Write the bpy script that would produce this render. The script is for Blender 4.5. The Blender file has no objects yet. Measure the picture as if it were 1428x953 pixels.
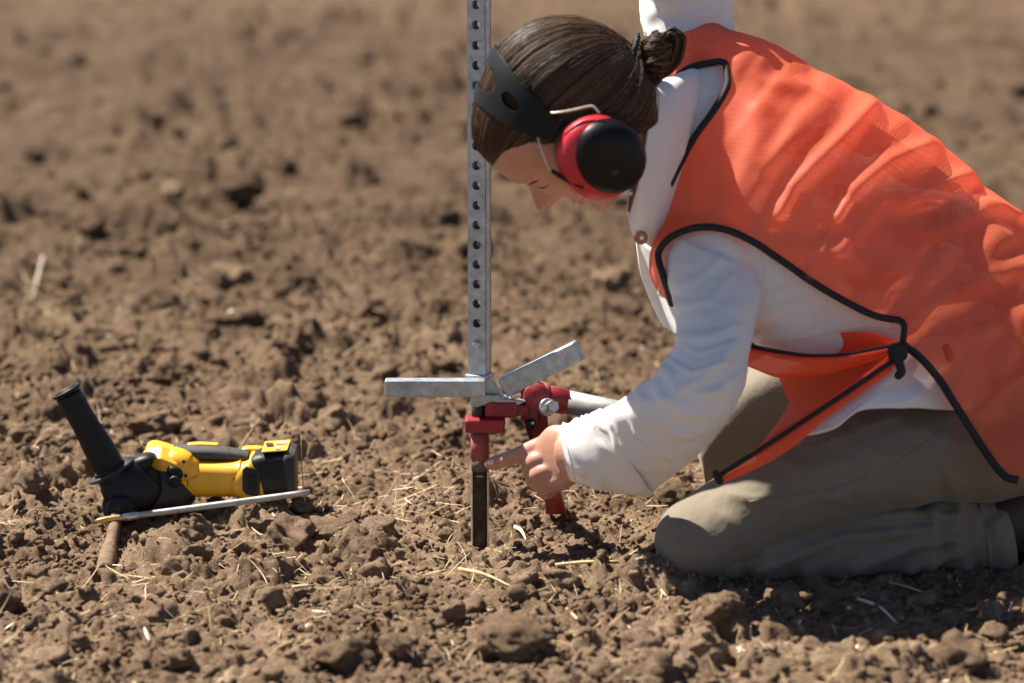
import bpy, bmesh, math, random
import numpy as np
from mathutils import Vector, Matrix
from mathutils.bvhtree import BVHTree

rng = np.random.default_rng(7)
random.seed(7)
S = bpy.context.scene
COL = S.collection

# ------------------------------------------------------------------ camera
FPX, CU, CV = 4000.0, 714.0, 476.5          # focal length and centre in photograph pixels
PITCH = math.radians(11.0)
CAM = np.array([0.046, -3.874, 1.0316])
FWD = np.array([0, math.cos(PITCH), -math.sin(PITCH)])
UPV = np.array([0, math.sin(PITCH), math.cos(PITCH)])
RGT = np.array([1.0, 0, 0])
cd = bpy.data.cameras.new('camera'); cam = bpy.data.objects.new('camera', cd); COL.objects.link(cam)
cam.location = CAM; cam.rotation_euler = (math.pi/2 - PITCH, 0, 0)
cd.sensor_width = 36; cd.lens = FPX/1428*36; cd.clip_start = 0.1; cd.clip_end = 2000
cd.dof.use_dof = True; cd.dof.focus_distance = 4.0; cd.dof.aperture_fstop = 3.0
S.camera = cam

# ------------------------------------------------------------------ light
SUN = np.array([-0.50, 0.27, 0.81]); SUN /= np.linalg.norm(SUN)
elev = math.asin(SUN[2]); az = math.atan2(SUN[0], SUN[1])
w = bpy.data.worlds.new('World'); S.world = w; w.use_nodes = True
nt = w.node_tree; bg = nt.nodes['Background']
sky = nt.nodes.new('ShaderNodeTexSky'); sky.sky_type = 'NISHITA'; sky.sun_disc = False
sky.air_density = 0.75; sky.dust_density = 0.6; sky.ozone_density = 0.4; sky.altitude = 1200; sky.sun_elevation = elev; sky.sun_rotation = az
nt.links.new(sky.outputs[0], bg.inputs[0]); bg.inputs[1].default_value = 0.05
sl = bpy.data.lights.new('sun', 'SUN'); so = bpy.data.objects.new('sun', sl); COL.objects.link(so)
sl.energy = 5.0; sl.angle = math.radians(0.5); sl.color = (1.0, 0.93, 0.82)
so.rotation_euler = Vector(SUN).to_track_quat('Z', 'Y').to_euler(); so.location = (0, 0, 5)
S.view_settings.view_transform = 'Standard'; S.view_settings.look = 'None'
S.view_settings.exposure = 1.38; S.view_settings.gamma = 1.0
S.cycles.max_bounces = 8; S.cycles.transparent_max_bounces = 12

# ------------------------------------------------------------------ projection helpers
def ray(u, v):
    d = FWD*FPX + RGT*(u-CU) + UPV*(CV-v)
    return d/np.linalg.norm(d)
def P(u, v, y):
    d = ray(u, v); return CAM + d*((y-CAM[1])/d[1])
def G(u, v, z=0.0):
    d = ray(u, v); return CAM + d*((z-CAM[2])/d[2])
def proj(p):
    q = np.asarray(p) - CAM; z = q@FWD
    return CU + FPX*(q@RGT)/z, CV - FPX*(q@UPV)/z
PX = lambda L: np.array([P(*a) for a in L])

# ------------------------------------------------------------------ noise
def _h(ix, iy, iz, seed):
    n = (ix.astype(np.int64)*374761393 + iy.astype(np.int64)*668265263 + iz.astype(np.int64)*2147483647 + seed*1274126177) & 0xFFFFFFFF
    n = ((n ^ (n >> 13))*1274126177) & 0xFFFFFFFF
    n = ((n ^ (n >> 16))*2246822519) & 0xFFFFFFFF
    return ((n ^ (n >> 15)) & 0xFFFFFF)/float(0xFFFFFF)
def vnoise(x, y, z=None, seed=0):
    if z is None:
        fx, fy = np.floor(x), np.floor(y); tx, ty = x-fx, y-fy
        tx = tx*tx*tx*(tx*(tx*6-15)+10); ty = ty*ty*ty*(ty*(ty*6-15)+10)
        o = np.zeros_like(fx)
        a = _h(fx, fy, o, seed); b = _h(fx+1, fy, o, seed); c = _h(fx, fy+1, o, seed); d = _h(fx+1, fy+1, o, seed)
        return ((a*(1-tx)+b*tx)*(1-ty) + (c*(1-tx)+d*tx)*ty)*2-1
    fx, fy, fz = np.floor(x), np.floor(y), np.floor(z)
    tx, ty, tz = x-fx, y-fy, z-fz
    tx = tx*tx*(3-2*tx); ty = ty*ty*(3-2*ty); tz = tz*tz*(3-2*tz)
    r = 0
    for dx in (0, 1):
        for dy in (0, 1):
            for dz in (0, 1):
                wgt = (tx if dx else 1-tx)*(ty if dy else 1-ty)*(tz if dz else 1-tz)
                r = r + wgt*_h(fx+dx, fy+dy, fz+dz, seed)
    return r*2-1
def fbm(x, y, z=None, oct=4, seed=0, gain=0.5):
    r, a, f = 0, 1.0, 1.0
    for k in range(oct):
        r = r + a*vnoise(x*f+k*17.3, y*f+k*9.1, None if z is None else z*f+k*3.7, seed+k); a *= gain; f *= 2.03
    return r

# ------------------------------------------------------------------ mesh helpers
def tag(o, label=None, cat=None, group=None, kind=None):
    if label: o['label'] = label
    if cat: o['category'] = cat
    if group: o['group'] = group
    if kind: o['kind'] = kind
    return o
def base_of(o):
    r = np.zeros(3)
    while o is not None:
        r = r + np.array(o.location); o = o.parent
    return r
def mesh(name, V, F, mat=None, parent=None, smooth=True, uv=None):
    V = np.asarray(V, dtype=np.float64)
    if parent is not None: V = V - base_of(parent)
    me = bpy.data.meshes.new(name)
    if isinstance(F, np.ndarray):
        k = F.shape[1]; n = len(F)
        me.vertices.add(len(V)); me.vertices.foreach_set('co', V.astype(np.float32).ravel())
        me.loops.add(n*k); me.loops.foreach_set('vertex_index', F.astype(np.int32).ravel())
        me.polygons.add(n); me.polygons.foreach_set('loop_start', np.arange(0, n*k, k, dtype=np.int32))
        me.update(calc_edges=True)
    else:
        me.from_pydata([tuple(v) for v in V], [], [tuple(int(i) for i in f) for f in F])
    me.validate()
    if smooth: me.polygons.foreach_set('use_smooth', np.ones(len(me.polygons), dtype=bool))
    if uv is not None:
        li = np.zeros(len(me.loops), dtype=np.int32); me.loops.foreach_get('vertex_index', li)
        me.uv_layers.new(name='UVMap').data.foreach_set('uv', np.asarray(uv, dtype=np.float32)[li].ravel())
    if mat: me.materials.append(mat)
    o = bpy.data.objects.new(name, me); COL.objects.link(o)
    if parent is not None: o.parent = parent
    return o
def empty(name, loc, parent=None):
    o = bpy.data.objects.new(name, None); COL.objects.link(o); o.location = loc; o.empty_display_size = 0.05
    return o
def bev(o, wd=0.002, seg=2, angle=40):
    m = o.modifiers.new('bevel', 'BEVEL'); m.width = wd; m.segments = seg; m.limit_method = 'ANGLE'; m.angle_limit = math.radians(angle)
    n = o.modifiers.new('wn', 'WEIGHTED_NORMAL'); n.keep_sharp = True
    return o
def join(parts):
    V, F, o = [], [], 0
    for v, f in parts:
        V.append(np.asarray(v)); F += [tuple(int(i)+o for i in q) for q in f]; o += len(v)
    return np.vstack(V), F
def cr(pts, n):
    """Catmull-Rom resampling of k control points to n samples"""
    p = np.asarray(pts, float); k = len(p)
    t = np.linspace(0, k-1, n); i = np.clip(np.floor(t).astype(int), 0, k-2); f = (t-i)
    f = f.reshape((-1,)+(1,)*(p.ndim-1))
    m = np.empty_like(p); m[1:-1] = (p[2:]-p[:-2])/2; m[0] = p[1]-p[0]; m[-1] = p[-1]-p[-2]
    return (2*f**3-3*f**2+1)*p[i] + (f**3-2*f**2+f)*m[i] + (-2*f**3+3*f**2)*p[i+1] + (f**3-f**2)*m[i+1]
def gridfaces(n, m, wrap=True):
    F = []
    for i in range(n-1):
        for j in range(m if wrap else m-1):
            j2 = (j+1) % m
            F.append((i*m+j, i*m+j2, (i+1)*m+j2, (i+1)*m+j))
    return F
def loft(R, cap=True):
    """R: (n, m, 3) rings"""
    n, m = R.shape[:2]; V = R.reshape(-1, 3); F = gridfaces(n, m)
    if cap:
        V = np.vstack([V, R[0].mean(0), R[-1].mean(0)])
        a, b = n*m, n*m+1
        for j in range(m):
            F.append((a, (j+1) % m, j)); F.append((b, (n-1)*m+j, (n-1)*m+(j+1) % m))
    return V, F
def frames(path):
    p = np.asarray(path, float); T = np.gradient(p, axis=0); T /= np.linalg.norm(T, axis=1)[:, None]+1e-12
    N = np.zeros_like(p); a = np.array([0, 0, 1.0]) if abs(T[0][2]) < .9 else np.array([0, 1.0, 0])
    N[0] = a - T[0]*(a@T[0]); N[0] /= np.linalg.norm(N[0])
    for i in range(1, len(p)):
        q = N[i-1] - T[i]*(N[i-1]@T[i]); N[i] = q/(np.linalg.norm(q)+1e-12)
    return T, N, np.cross(T, N)
def tube(path, r, m=12, n=None, cap=True, flat=1.0, round_ends=False):
    p = np.asarray(path, float); r = np.broadcast_to(np.asarray(r, float), (len(p),)).copy()
    if n: q = cr(np.column_stack([p, r]), n); p, r = q[:, :3], np.maximum(q[:, 3], 1e-5)
    if round_ends:
        d0 = p[0]-p[1]; d0 /= np.linalg.norm(d0); d1 = p[-1]-p[-2]; d1 /= np.linalg.norm(d1)
        a = np.array([1.0, .92, .7, .38]); b = np.array([.0, .4, .72, .93])
        p = np.vstack([(p[0]+d0*r[0]*b[:, None])[::-1], p[1:-1], p[-1]+d1*r[-1]*b[:, None]])
        r = np.concatenate([(r[0]*a)[::-1], r[1:-1], r[-1]*a])
    T, N, B = frames(p); th = np.linspace(0, 2*np.pi, m, endpoint=False)
    R = p[:, None] + r[:, None, None]*(np.cos(th)[None, :, None]*N[:, None] + flat*np.sin(th)[None, :, None]*B[:, None])
    return loft(R, cap)
def box(c, ax, ay, az):
    """box at centre c with half-axis vectors"""
    c, ax, ay, az = map(np.asarray, (c, ax, ay, az))
    V = [c+sx*ax+sy*ay+sz*az for sx in (-1, 1) for sy in (-1, 1) for sz in (-1, 1)]
    return np.array(V), [(0, 1, 3, 2), (4, 6, 7, 5), (0, 4, 5, 1), (2, 3, 7, 6), (0, 2, 6, 4), (1, 5, 7, 3)]
def cyl(a, b, r, m=20, r2=None, chamfer=0.0):
    a, b = np.asarray(a, float), np.asarray(b, float); r2 = r if r2 is None else r2
    if chamfer:
        d = (b-a)/np.linalg.norm(b-a)
        return tube([a, a+d*chamfer, b-d*chamfer, b], [r-chamfer, r, r2, r2-chamfer], m)
    return tube([a, b], [r, r2], m)
def ellipsoid(c, ax, ay, az, n=16, m=24):
    ph = np.linspace(0.02, np.pi-0.02, n); th = np.linspace(0, 2*np.pi, m, endpoint=False)
    R = np.asarray(c) + np.cos(ph)[:, None, None]*np.asarray(az) + np.sin(ph)[:, None, None]*(np.cos(th)[None, :, None]*np.asarray(ax)+np.sin(th)[None, :, None]*np.asarray(ay))
    return loft(R)
def prism(poly, d):
    """polygon of 3-D points extruded by vector d"""
    p = np.asarray(poly, float); n = len(p); V = np.vstack([p, p+np.asarray(d)])
    F = [tuple(range(n))[::-1], tuple(range(n, 2*n))] + [(i, (i+1) % n, n+(i+1) % n, n+i) for i in range(n)]
    return V, F
def fixn(o):
    bm = bmesh.new(); bm.from_mesh(o.data); bmesh.ops.recalc_face_normals(bm, faces=bm.faces); bm.to_mesh(o.data); bm.free(); return o
def remesh(parts, voxel, it=4, fac=0.5):
    V, F = join(parts); o = mesh('tmp', V, F, None); fixn(o)
    m = o.modifiers.new('r', 'REMESH'); m.mode = 'VOXEL'; m.voxel_size = voxel
    if it:
        s = o.modifiers.new('s', 'SMOOTH'); s.iterations = it; s.factor = fac
    dg = bpy.context.evaluated_depsgraph_get(); me = o.evaluated_get(dg).to_mesh()
    me.calc_loop_triangles()
    v = np.zeros(len(me.vertices)*3, np.float32); me.vertices.foreach_get('co', v)
    q = np.zeros(len(me.loops), np.int32); me.loops.foreach_get('vertex_index', q)
    tot = np.zeros(len(me.polygons), np.int32); me.polygons.foreach_get('loop_total', tot)
    f = q.reshape(-1, 4) if (tot == 4).all() else None
    if f is None:
        t = np.zeros(len(me.loop_triangles)*3, np.int32); me.loop_triangles.foreach_get('vertices', t); f = t.reshape(-1, 3)
    o.evaluated_get(dg).to_mesh_clear(); d = o.data; bpy.data.objects.remove(o); bpy.data.meshes.remove(d)
    return v.reshape(-1, 3).astype(float), f
def vnormals(V, F):
    F = np.asarray(F); n = np.zeros_like(V)
    fn = np.cross(V[F[:, 1]]-V[F[:, 0]], V[F[:, 2]]-V[F[:, 0]])
    for k in range(F.shape[1]): np.add.at(n, F[:, k], fn)
    return n/(np.linalg.norm(n, axis=1)[:, None]+1e-12)
def tris(F):
    F = np.asarray(F)
    return F if F.shape[1] == 3 else np.vstack([F[:, [0, 1, 2]], F[:, [0, 2, 3]]])
def bvh(V, F): return BVHTree.FromPolygons([tuple(v) for v in V], [tuple(int(i) for i in f) for f in F])
def poly_sd(px, py, poly):
    """signed distance (inside > 0) of pixel points to a closed polygon"""
    poly = np.asarray(poly, float); d2 = np.full(len(px), 1e18); ins = np.zeros(len(px), bool)
    for i in range(len(poly)):
        a, b = poly[i], poly[(i+1) % len(poly)]; e = b-a
        t = np.clip(((px-a[0])*e[0]+(py-a[1])*e[1])/(e@e+1e-12), 0, 1)
        d2 = np.minimum(d2, (px-a[0]-t*e[0])**2+(py-a[1]-t*e[1])**2)
        c = (a[1] > py) != (b[1] > py)
        if abs(e[1]) > 1e-9: ins ^= c & (px < a[0]+(py-a[1])*e[0]/e[1])
    return np.where(ins, 1, -1)*np.sqrt(d2)
def line_d(px, py, pts):
    d2 = np.full(np.shape(px), 1e18)
    for a, b in zip(pts[:-1], pts[1:]):
        a, b = np.asarray(a, float), np.asarray(b, float); e = b-a
        t = np.clip(((px-a[0])*e[0]+(py-a[1])*e[1])/(e@e+1e-12), 0, 1)
        d2 = np.minimum(d2, (px-a[0]-t*e[0])**2+(py-a[1]-t*e[1])**2)
    return np.sqrt(d2)
def clip(V, T, s):
    """keep the part of a triangle mesh where s > 0, cut exactly"""
    V = [tuple(v) for v in V]; keep = s > 0; k = keep[T].sum(1); F = [tuple(t) for t in T[k == 3]]; cut = {}
    def ce(i, j):
        key = (min(i, j), max(i, j))
        if key not in cut:
            f = s[i]/(s[i]-s[j]); a, b = np.array(V[i]), np.array(V[j]); V.append(tuple(a+(b-a)*f)); cut[key] = len(V)-1
        return cut[key]
    for t in T[(k == 1) | (k == 2)]:
        out = []
        for a in range(3):
            i, j = int(t[a]), int(t[(a+1) % 3])
            if keep[i]: out.append(i)
            if keep[i] != keep[j]: out.append(ce(i, j))
        for q in range(1, len(out)-1): F.append((out[0], out[q], out[q+1]))
    F = np.array(F, dtype=int); used = np.unique(F); mp = -np.ones(len(V), int); mp[used] = np.arange(len(used))
    return np.array(V)[used], mp[F]
def patch(rows, n, m):
    """rows: list of rows of (u, v, y) control points -> smooth sheet (n x m)"""
    W = [cr(PX(r), m) for r in rows]
    return cr(np.array(W), n)

# ------------------------------------------------------------------ materials
def M(name):
    m = bpy.data.materials.new(name); m.use_nodes = True
    return m, m.node_tree.nodes, m.node_tree.links, m.node_tree.nodes['Principled BSDF']
def nz(N, L, scale, detail=4, rough=.55, coord='Object', vec=None):
    if vec is None:
        tc = N.new('ShaderNodeTexCoord'); vec = tc.outputs[coord]
    t = N.new('ShaderNodeTexNoise'); t.inputs['Scale'].default_value = scale; t.inputs['Detail'].default_value = detail
    t.inputs['Roughness'].default_value = rough; L.new(vec, t.inputs['Vector']); return t
def ramp(N, L, src, stops):
    r = N.new('ShaderNodeValToRGB'); e = r.color_ramp.elements
    while len(e) < len(stops): e.new(.5)
    for k, (p, c) in enumerate(stops): e[k].position = p; e[k].color = (*c, 1)
    L.new(src, r.inputs[0]); return r
def mixc(N, L, fac, a, b, mode='MIX'):
    x = N.new('ShaderNodeMix'); x.data_type = 'RGBA'; x.blend_type = mode
    for s, v in ((x.inputs['Factor'], fac), (x.inputs[6], a), (x.inputs[7], b)):
        if isinstance(v, (int, float)): s.default_value = v
        elif isinstance(v, tuple): s.default_value = (*v, 1)
        else: L.new(v, s)
    return x.outputs[2]
def bump(N, L, B, src, strength=.4, dist=.002, prev=None):
    b = N.new('ShaderNodeBump'); b.inputs['Strength'].default_value = strength; b.inputs['Distance'].default_value = dist
    L.new(src, b.inputs['Height'])
    if prev is not None: L.new(prev.outputs[0], b.inputs['Normal'])
    L.new(b.outputs[0], B.inputs['Normal']); return b
def simple(name, col, rough=.5, metal=0, var=.25, scale=40, bmp=.15, bscale=300, spec=.5, dist=.001, coat=0, dust=0):
    m, N, L, B = M(name); n = nz(N, L, scale)
    c2 = tuple(min(1, x*(1+var)) for x in col); c1 = tuple(x*(1-var) for x in col)
    c = ramp(N, L, n.outputs[0], [(.3, c1), (.7, c2)]).outputs[0]
    if dust:
        d = nz(N, L, 22, 6, .7); dr = ramp(N, L, d.outputs[0], [(.5, (0, 0, 0)), (.75, (dust,)*3)])
        c = mixc(N, L, dr.outputs[0], c, (.30, .2, .13))
    L.new(c, B.inputs['Base Color'])
    B.inputs['Roughness'].default_value = rough; B.inputs['Metallic'].default_value = metal
    B.inputs['Specular IOR Level'].default_value = spec; B.inputs['Coat Weight'].default_value = coat
    if bmp: bump(N, L, B, nz(N, L, bscale, 3).outputs[0], bmp, dist)
    return m
def soil_mat(name, dark, mid, light, coord='Object', rnd=False):
    m, N, L, B = M(name)
    tc = N.new('ShaderNodeTexCoord'); vec = tc.outputs[coord]
    if rnd:
        oi = N.new('ShaderNodeObjectInfo'); ad = N.new('ShaderNodeVectorMath'); ad.operation = 'ADD'
        L.new(vec, ad.inputs[0]); L.new(oi.outputs['Location'], ad.inputs[1]); vec = ad.outputs[0]
    a = nz(N, L, 5, 5, .6, vec=vec); b = nz(N, L, 55, 6, .65, vec=vec); c = nz(N, L, 420, 3, .6, vec=vec)
    mx = N.new('ShaderNodeMath'); mx.operation = 'MULTIPLY_ADD'; mx.inputs[1].default_value = .45
    L.new(a.outputs[0], mx.inputs[0])
    m2 = N.new('ShaderNodeMath'); m2.operation = 'MULTIPLY_ADD'; m2.inputs[1].default_value = .55; m2.inputs[2].default_value = 0
    L.new(b.outputs[0], m2.inputs[0]); L.new(m2.outputs[0], mx.inputs[2])
    col = ramp(N, L, mx.outputs[0], [(.34, dark), (.5, mid), (.66, light)]).outputs[0]
    sp = ramp(N, L, c.outputs[0], [(.35, (.72, .72, .72)), (.65, (1.18, 1.16, 1.12))]).outputs[0]
    col = mixc(N, L, 1.0, col, sp, 'MULTIPLY')
    if coord == 'Object' and not rnd:                     # shade of far clods painted into the colour: darker with distance, uneven strips
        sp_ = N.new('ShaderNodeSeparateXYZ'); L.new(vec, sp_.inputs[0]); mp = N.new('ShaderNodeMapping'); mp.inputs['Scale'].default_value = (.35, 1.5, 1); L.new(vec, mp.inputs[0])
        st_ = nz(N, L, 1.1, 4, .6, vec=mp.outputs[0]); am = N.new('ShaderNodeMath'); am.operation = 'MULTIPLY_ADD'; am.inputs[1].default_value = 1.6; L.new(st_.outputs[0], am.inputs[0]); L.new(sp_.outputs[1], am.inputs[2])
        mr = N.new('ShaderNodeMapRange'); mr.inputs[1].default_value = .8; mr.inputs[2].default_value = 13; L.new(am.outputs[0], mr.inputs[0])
        far_shade = ramp(N, L, mr.outputs[0], [(0, (1, 1, 1)), (.07, (.74, .72, .70)), (.22, (.46, .44, .42)), (.6, (.37, .355, .34)), (.9, (.46, .44, .42))]).outputs[0]
        col = mixc(N, L, 1.0, col, far_shade, 'MULTIPLY')
    L.new(col, B.inputs['Base Color']); B.inputs['Roughness'].default_value = .95; B.inputs['Specular IOR Level'].default_value = .12
    b1 = bump(N, L, B, nz(N, L, 150, 6, .75, vec=vec).outputs[0], .8, .006)
    bump(N, L, B, nz(N, L, 600, 3, .7, vec=vec).outputs[0], .7, .002, b1)
    return m
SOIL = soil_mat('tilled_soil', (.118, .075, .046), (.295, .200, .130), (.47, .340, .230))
CLOD = soil_mat('dry_clod_soil', (.112, .071, .044), (.250, .168, .108), (.39, .278, .185), rnd=True)
STRAW = simple('dry_straw', (.50, .36, .19), .6, var=.35, scale=30, bmp=0)
PALE = simple('bleached_straw', (.68, .58, .42), .6, var=.2, scale=30, bmp=0)
def metal(name, base, rough, scale=70):
    m, N, L, B = M(name)
    v = N.new('ShaderNodeTexVoronoi'); v.inputs['Scale'].default_value = scale*1.6; tc = N.new('ShaderNodeTexCoord'); L.new(tc.outputs['Object'], v.inputs['Vector'])
    n = nz(N, L, scale, 5, .65)
    c = ramp(N, L, n.outputs[0], [(.3, tuple(x*.72 for x in base)), (.55, base), (.75, tuple(min(1, x*1.2) for x in base))]).outputs[0]
    g = N.new('ShaderNodeSeparateColor'); L.new(v.outputs['Color'], g.inputs[0])
    sp = ramp(N, L, g.outputs[0], [(0, (.86,)*3), (1, (1.08,)*3)]).outputs[0]
    c = mixc(N, L, 1.0, c, sp, 'MULTIPLY')
    d = nz(N, L, 14, 6, .7); dr = ramp(N, L, d.outputs[0], [(.6, (0, 0, 0)), (.82, (.5,)*3)])
    c = mixc(N, L, dr.outputs[0], c, (.26, .19, .13)); L.new(c, B.inputs['Base Color'])
    inv = N.new('ShaderNodeMath'); inv.operation = 'MULTIPLY_ADD'; inv.inputs[1].default_value = -.8; inv.inputs[2].default_value = .8
    L.new(dr.outputs[0], inv.inputs[0]); L.new(inv.outputs[0], B.inputs['Metallic'])
    rr = N.new('ShaderNodeMath'); rr.operation = 'MULTIPLY_ADD'; rr.inputs[1].default_value = .35; rr.inputs[2].default_value = rough
    L.new(n.outputs[0], rr.inputs[0]); L.new(rr.outputs[0], B.inputs['Roughness'])
    bump(N, L, B, nz(N, L, 260, 4).outputs[0], .12, .001); return m
GALV = metal('galvanised_steel', (.40, .44, .47), .34)
STEEL = metal('bolt_steel', (.62, .62, .6), .15, 40)
RODM = metal('aluminium_rod_metal', (.50, .49, .46), .4, 60)
BRASS = simple('brass', (.55, .38, .15), .35, .8, dust=.5)
RED = simple('red_enamel', (.235, .010, .017), .42, var=.25, scale=30, bmp=.1, dust=.35)
REDCUP = simple('red_plastic', (.45, .018, .03), .35, var=.06, spec=.4)
REDDUST = simple('dusty_red_sleeve', (.27, .055, .045), .7, var=.3, dust=.6)
YEL = simple('yellow_plastic', (.83, .41, .018), .42, var=.07, bmp=.06, dust=.3)
BLK = simple('black_plastic', (.006, .006, .0065), .5, var=.2, dust=.03, spec=.3)
RUB = simple('grey_rubber', (.05, .047, .044), .7, var=.2, dust=.2)
GREYP = simple('grey_plastic', (.028, .026, .025), .55, var=.2, dust=.15, spec=.35)
BAND = simple('headband_plastic', (.008, .008, .008), .45, var=.1, spec=.16)
CUPB = simple('ear_cup_plastic', (.0045, .0045, .005), .42, var=.1, spec=.2)
WIREM = simple('wire_steel', (.5, .45, .38), .35, .8)
PIPE = simple('black_binding', (.009, .008, .009), .75, var=.3, bscale=900)
BTN = simple('button_plastic', (.3, .12, .06), .35)
PEARL = simple('pearl', (.85, .82, .76), .2, var=.03, bmp=0)
BOOT = simple('boot_leather', (.035, .022, .015), .6, var=.3)
LBL = simple('label_grey', (.3, .29, .27), .5, var=.3)
DARKV = simple('vent_black', (.006, .006, .006), .6)
CORE = soil_mat('soil_core', (.07, .045, .028), (.13, .085, .055), (.2, .135, .09))
def cloth(name, col, tr=.12, rough=.85, wr=45, amp=.35, dirt=0.0):
    m, N, L, B = M(name); n = nz(N, L, 9, 4)
    c = ramp(N, L, n.outputs[0], [(.3, tuple(x*.93 for x in col)), (.7, tuple(min(1, x*1.04) for x in col))]).outputs[0]
    if dirt:
        d = nz(N, L, 16, 5, .7); dr = ramp(N, L, d.outputs[0], [(.55, (0, 0, 0)), (.8, (dirt,)*3)]); c = mixc(N, L, dr.outputs[0], c, (.3, .21, .14))
    L.new(c, B.inputs['Base Color']); B.inputs['Roughness'].default_value = rough; B.inputs['Specular IOR Level'].default_value = .2
    B.inputs['Sheen Weight'].default_value = .15
    b = bump(N, L, B, nz(N, L, wr, 5, .5).outputs[0], amp*.55, .006)
    bump(N, L, B, nz(N, L, 900, 2).outputs[0], .15, .0006, b)
    if tr:
        t = N.new('ShaderNodeBsdfTranslucent'); L.new(c, t.inputs[0]); x = N.new('ShaderNodeMixShader'); x.inputs[0].default_value = tr
        L.new(B.outputs[0], x.inputs[1]); L.new(t.outputs[0], x.inputs[2]); L.new(x.outputs[0], N['Material Output'].inputs[0])
    return m
WHITE = cloth('white_cotton', (.79, .775, .755), .16, amp=.25)
KHAKI = cloth('khaki_cotton', (.180, .153, .114), 0, wr=60, amp=.5, dirt=.15)
def vest_mat(name, open_frac=.2, tr=.64, c0=(1.0, .225, .115), c1=(1.0, .265, .14)):
    m, N, L, B = M(name); tc = N.new('ShaderNodeTexCoord'); sx = N.new('ShaderNodeSeparateXYZ'); L.new(tc.outputs['UV'], sx.inputs[0])
    def wv(src, k):
        a = N.new('ShaderNodeMath'); a.operation = 'MULTIPLY'; a.inputs[1].default_value = k; L.new(src, a.inputs[0])
        s = N.new('ShaderNodeMath'); s.operation = 'SINE'; L.new(a.outputs[0], s.inputs[0]); return s
    k = 2*math.pi/.0060
    a, b = wv(sx.outputs[0], k), wv(sx.outputs[1], k)
    ml = N.new('ShaderNodeMath'); ml.operation = 'MULTIPLY'; L.new(a.outputs[0], ml.inputs[0]); L.new(b.outputs[0], ml.inputs[1])
    n = nz(N, L, 8, 3)
    c = ramp(N, L, n.outputs[0], [(.3, c0), (.7, c1)]).outputs[0]
    L.new(c, B.inputs['Base Color']); B.inputs['Roughness'].default_value = .55; B.inputs['Specular IOR Level'].default_value = .35
    b1 = bump(N, L, B, nz(N, L, 26, 4).outputs[0], .12, .006)
    t = N.new('ShaderNodeBsdfTranslucent'); L.new(c, t.inputs[0]); x = N.new('ShaderNodeMixShader'); x.inputs[0].default_value = tr
    L.new(B.outputs[0], x.inputs[1]); L.new(t.outputs[0], x.inputs[2])
    g = N.new('ShaderNodeMath'); g.operation = 'ADD'; g.inputs[1].default_value = 2.6; L.new(ml.outputs[0], g.inputs[0])
    g2 = N.new('ShaderNodeMath'); g2.operation = 'MULTIPLY'; g2.inputs[1].default_value = open_frac*.30; g2.use_clamp = True; L.new(g.outputs[0], g2.inputs[0])
    tp = N.new('ShaderNodeBsdfTransparent'); y = N.new('ShaderNodeMixShader'); L.new(g2.outputs[0], y.inputs[0])
    L.new(x.outputs[0], y.inputs[1]); L.new(tp.outputs[0], y.inputs[2]); L.new(y.outputs[0], N['Material Output'].inputs[0]); return m
VEST = vest_mat('orange_mesh_fabric'); FLAP = vest_mat('orange_flap_fabric', .06, .45, (1.0, .105, .035), (1.0, .13, .045))
def skin_mat():
    m, N, L, B = M('skin'); n = nz(N, L, 30, 4)
    c = ramp(N, L, n.outputs[0], [(.3, (.41, .20, .13)), (.7, (.48, .25, .17))]).outputs[0]
    at = N.new('ShaderNodeAttribute'); at.attribute_name = 'flush'
    c = mixc(N, L, at.outputs['Fac'], c, (.45, .13, .10)); L.new(c, B.inputs['Base Color'])
    B.inputs['Roughness'].default_value = .48; B.inputs['Subsurface Weight'].default_value = .12; B.inputs['Subsurface Radius'].default_value = (1, .35, .2); B.inputs['Subsurface Scale'].default_value = .004
    bump(N, L, B, nz(N, L, 500, 3).outputs[0], .12, .0006); return m
SKIN = skin_mat()
def hair_mat():
    m, N, L, B = M('brown_hair'); at = N.new('ShaderNodeAttribute'); at.attribute_name = 'strand'
    c = ramp(N, L, at.outputs['Fac'], [(0, (.010, .0055, .003)), (.5, (.045, .024, .013)), (1, (.14, .077, .040))]).outputs[0]
    L.new(c, B.inputs['Base Color']); B.inputs['Roughness'].default_value = .5; B.inputs['Specular IOR Level'].default_value = .22; return m
HAIR = hair_mat()
BROW = simple('eyebrow_hair', (.03, .017, .011), .6)

# ================================================================== GROUND
def domes(x, y, cell, seed, prob, rmin, rmax, hr):
    out = np.zeros_like(x); cx, cy = np.floor(x/cell), np.floor(y/cell); z = np.zeros_like(cx)
    for dx in (-1, 0, 1):
        for dy in (-1, 0, 1):
            ix, iy = cx+dx, cy+dy
            px = (ix+_h(ix, iy, z, seed))*cell; py = (iy+_h(ix, iy, z, seed+1))*cell
            r = rmin+(rmax-rmin)*_h(ix, iy, z, seed+2)**1.6; on = _h(ix, iy, z, seed+3) < prob
            a = _h(ix, iy, z, seed+4)*6.283; st = .75+.5*_h(ix, iy, z, seed+5)
            ux, uy = x-px, y-py; ca, sa = np.cos(a), np.sin(a)
            d2 = ((ux*ca+uy*sa)/(r*st))**2+((uy*ca-ux*sa)/(r/st))**2
            out = np.maximum(out, np.where(on, r*hr*np.sqrt(np.clip(1-d2, 0, 1)), 0))
    return out
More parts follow.
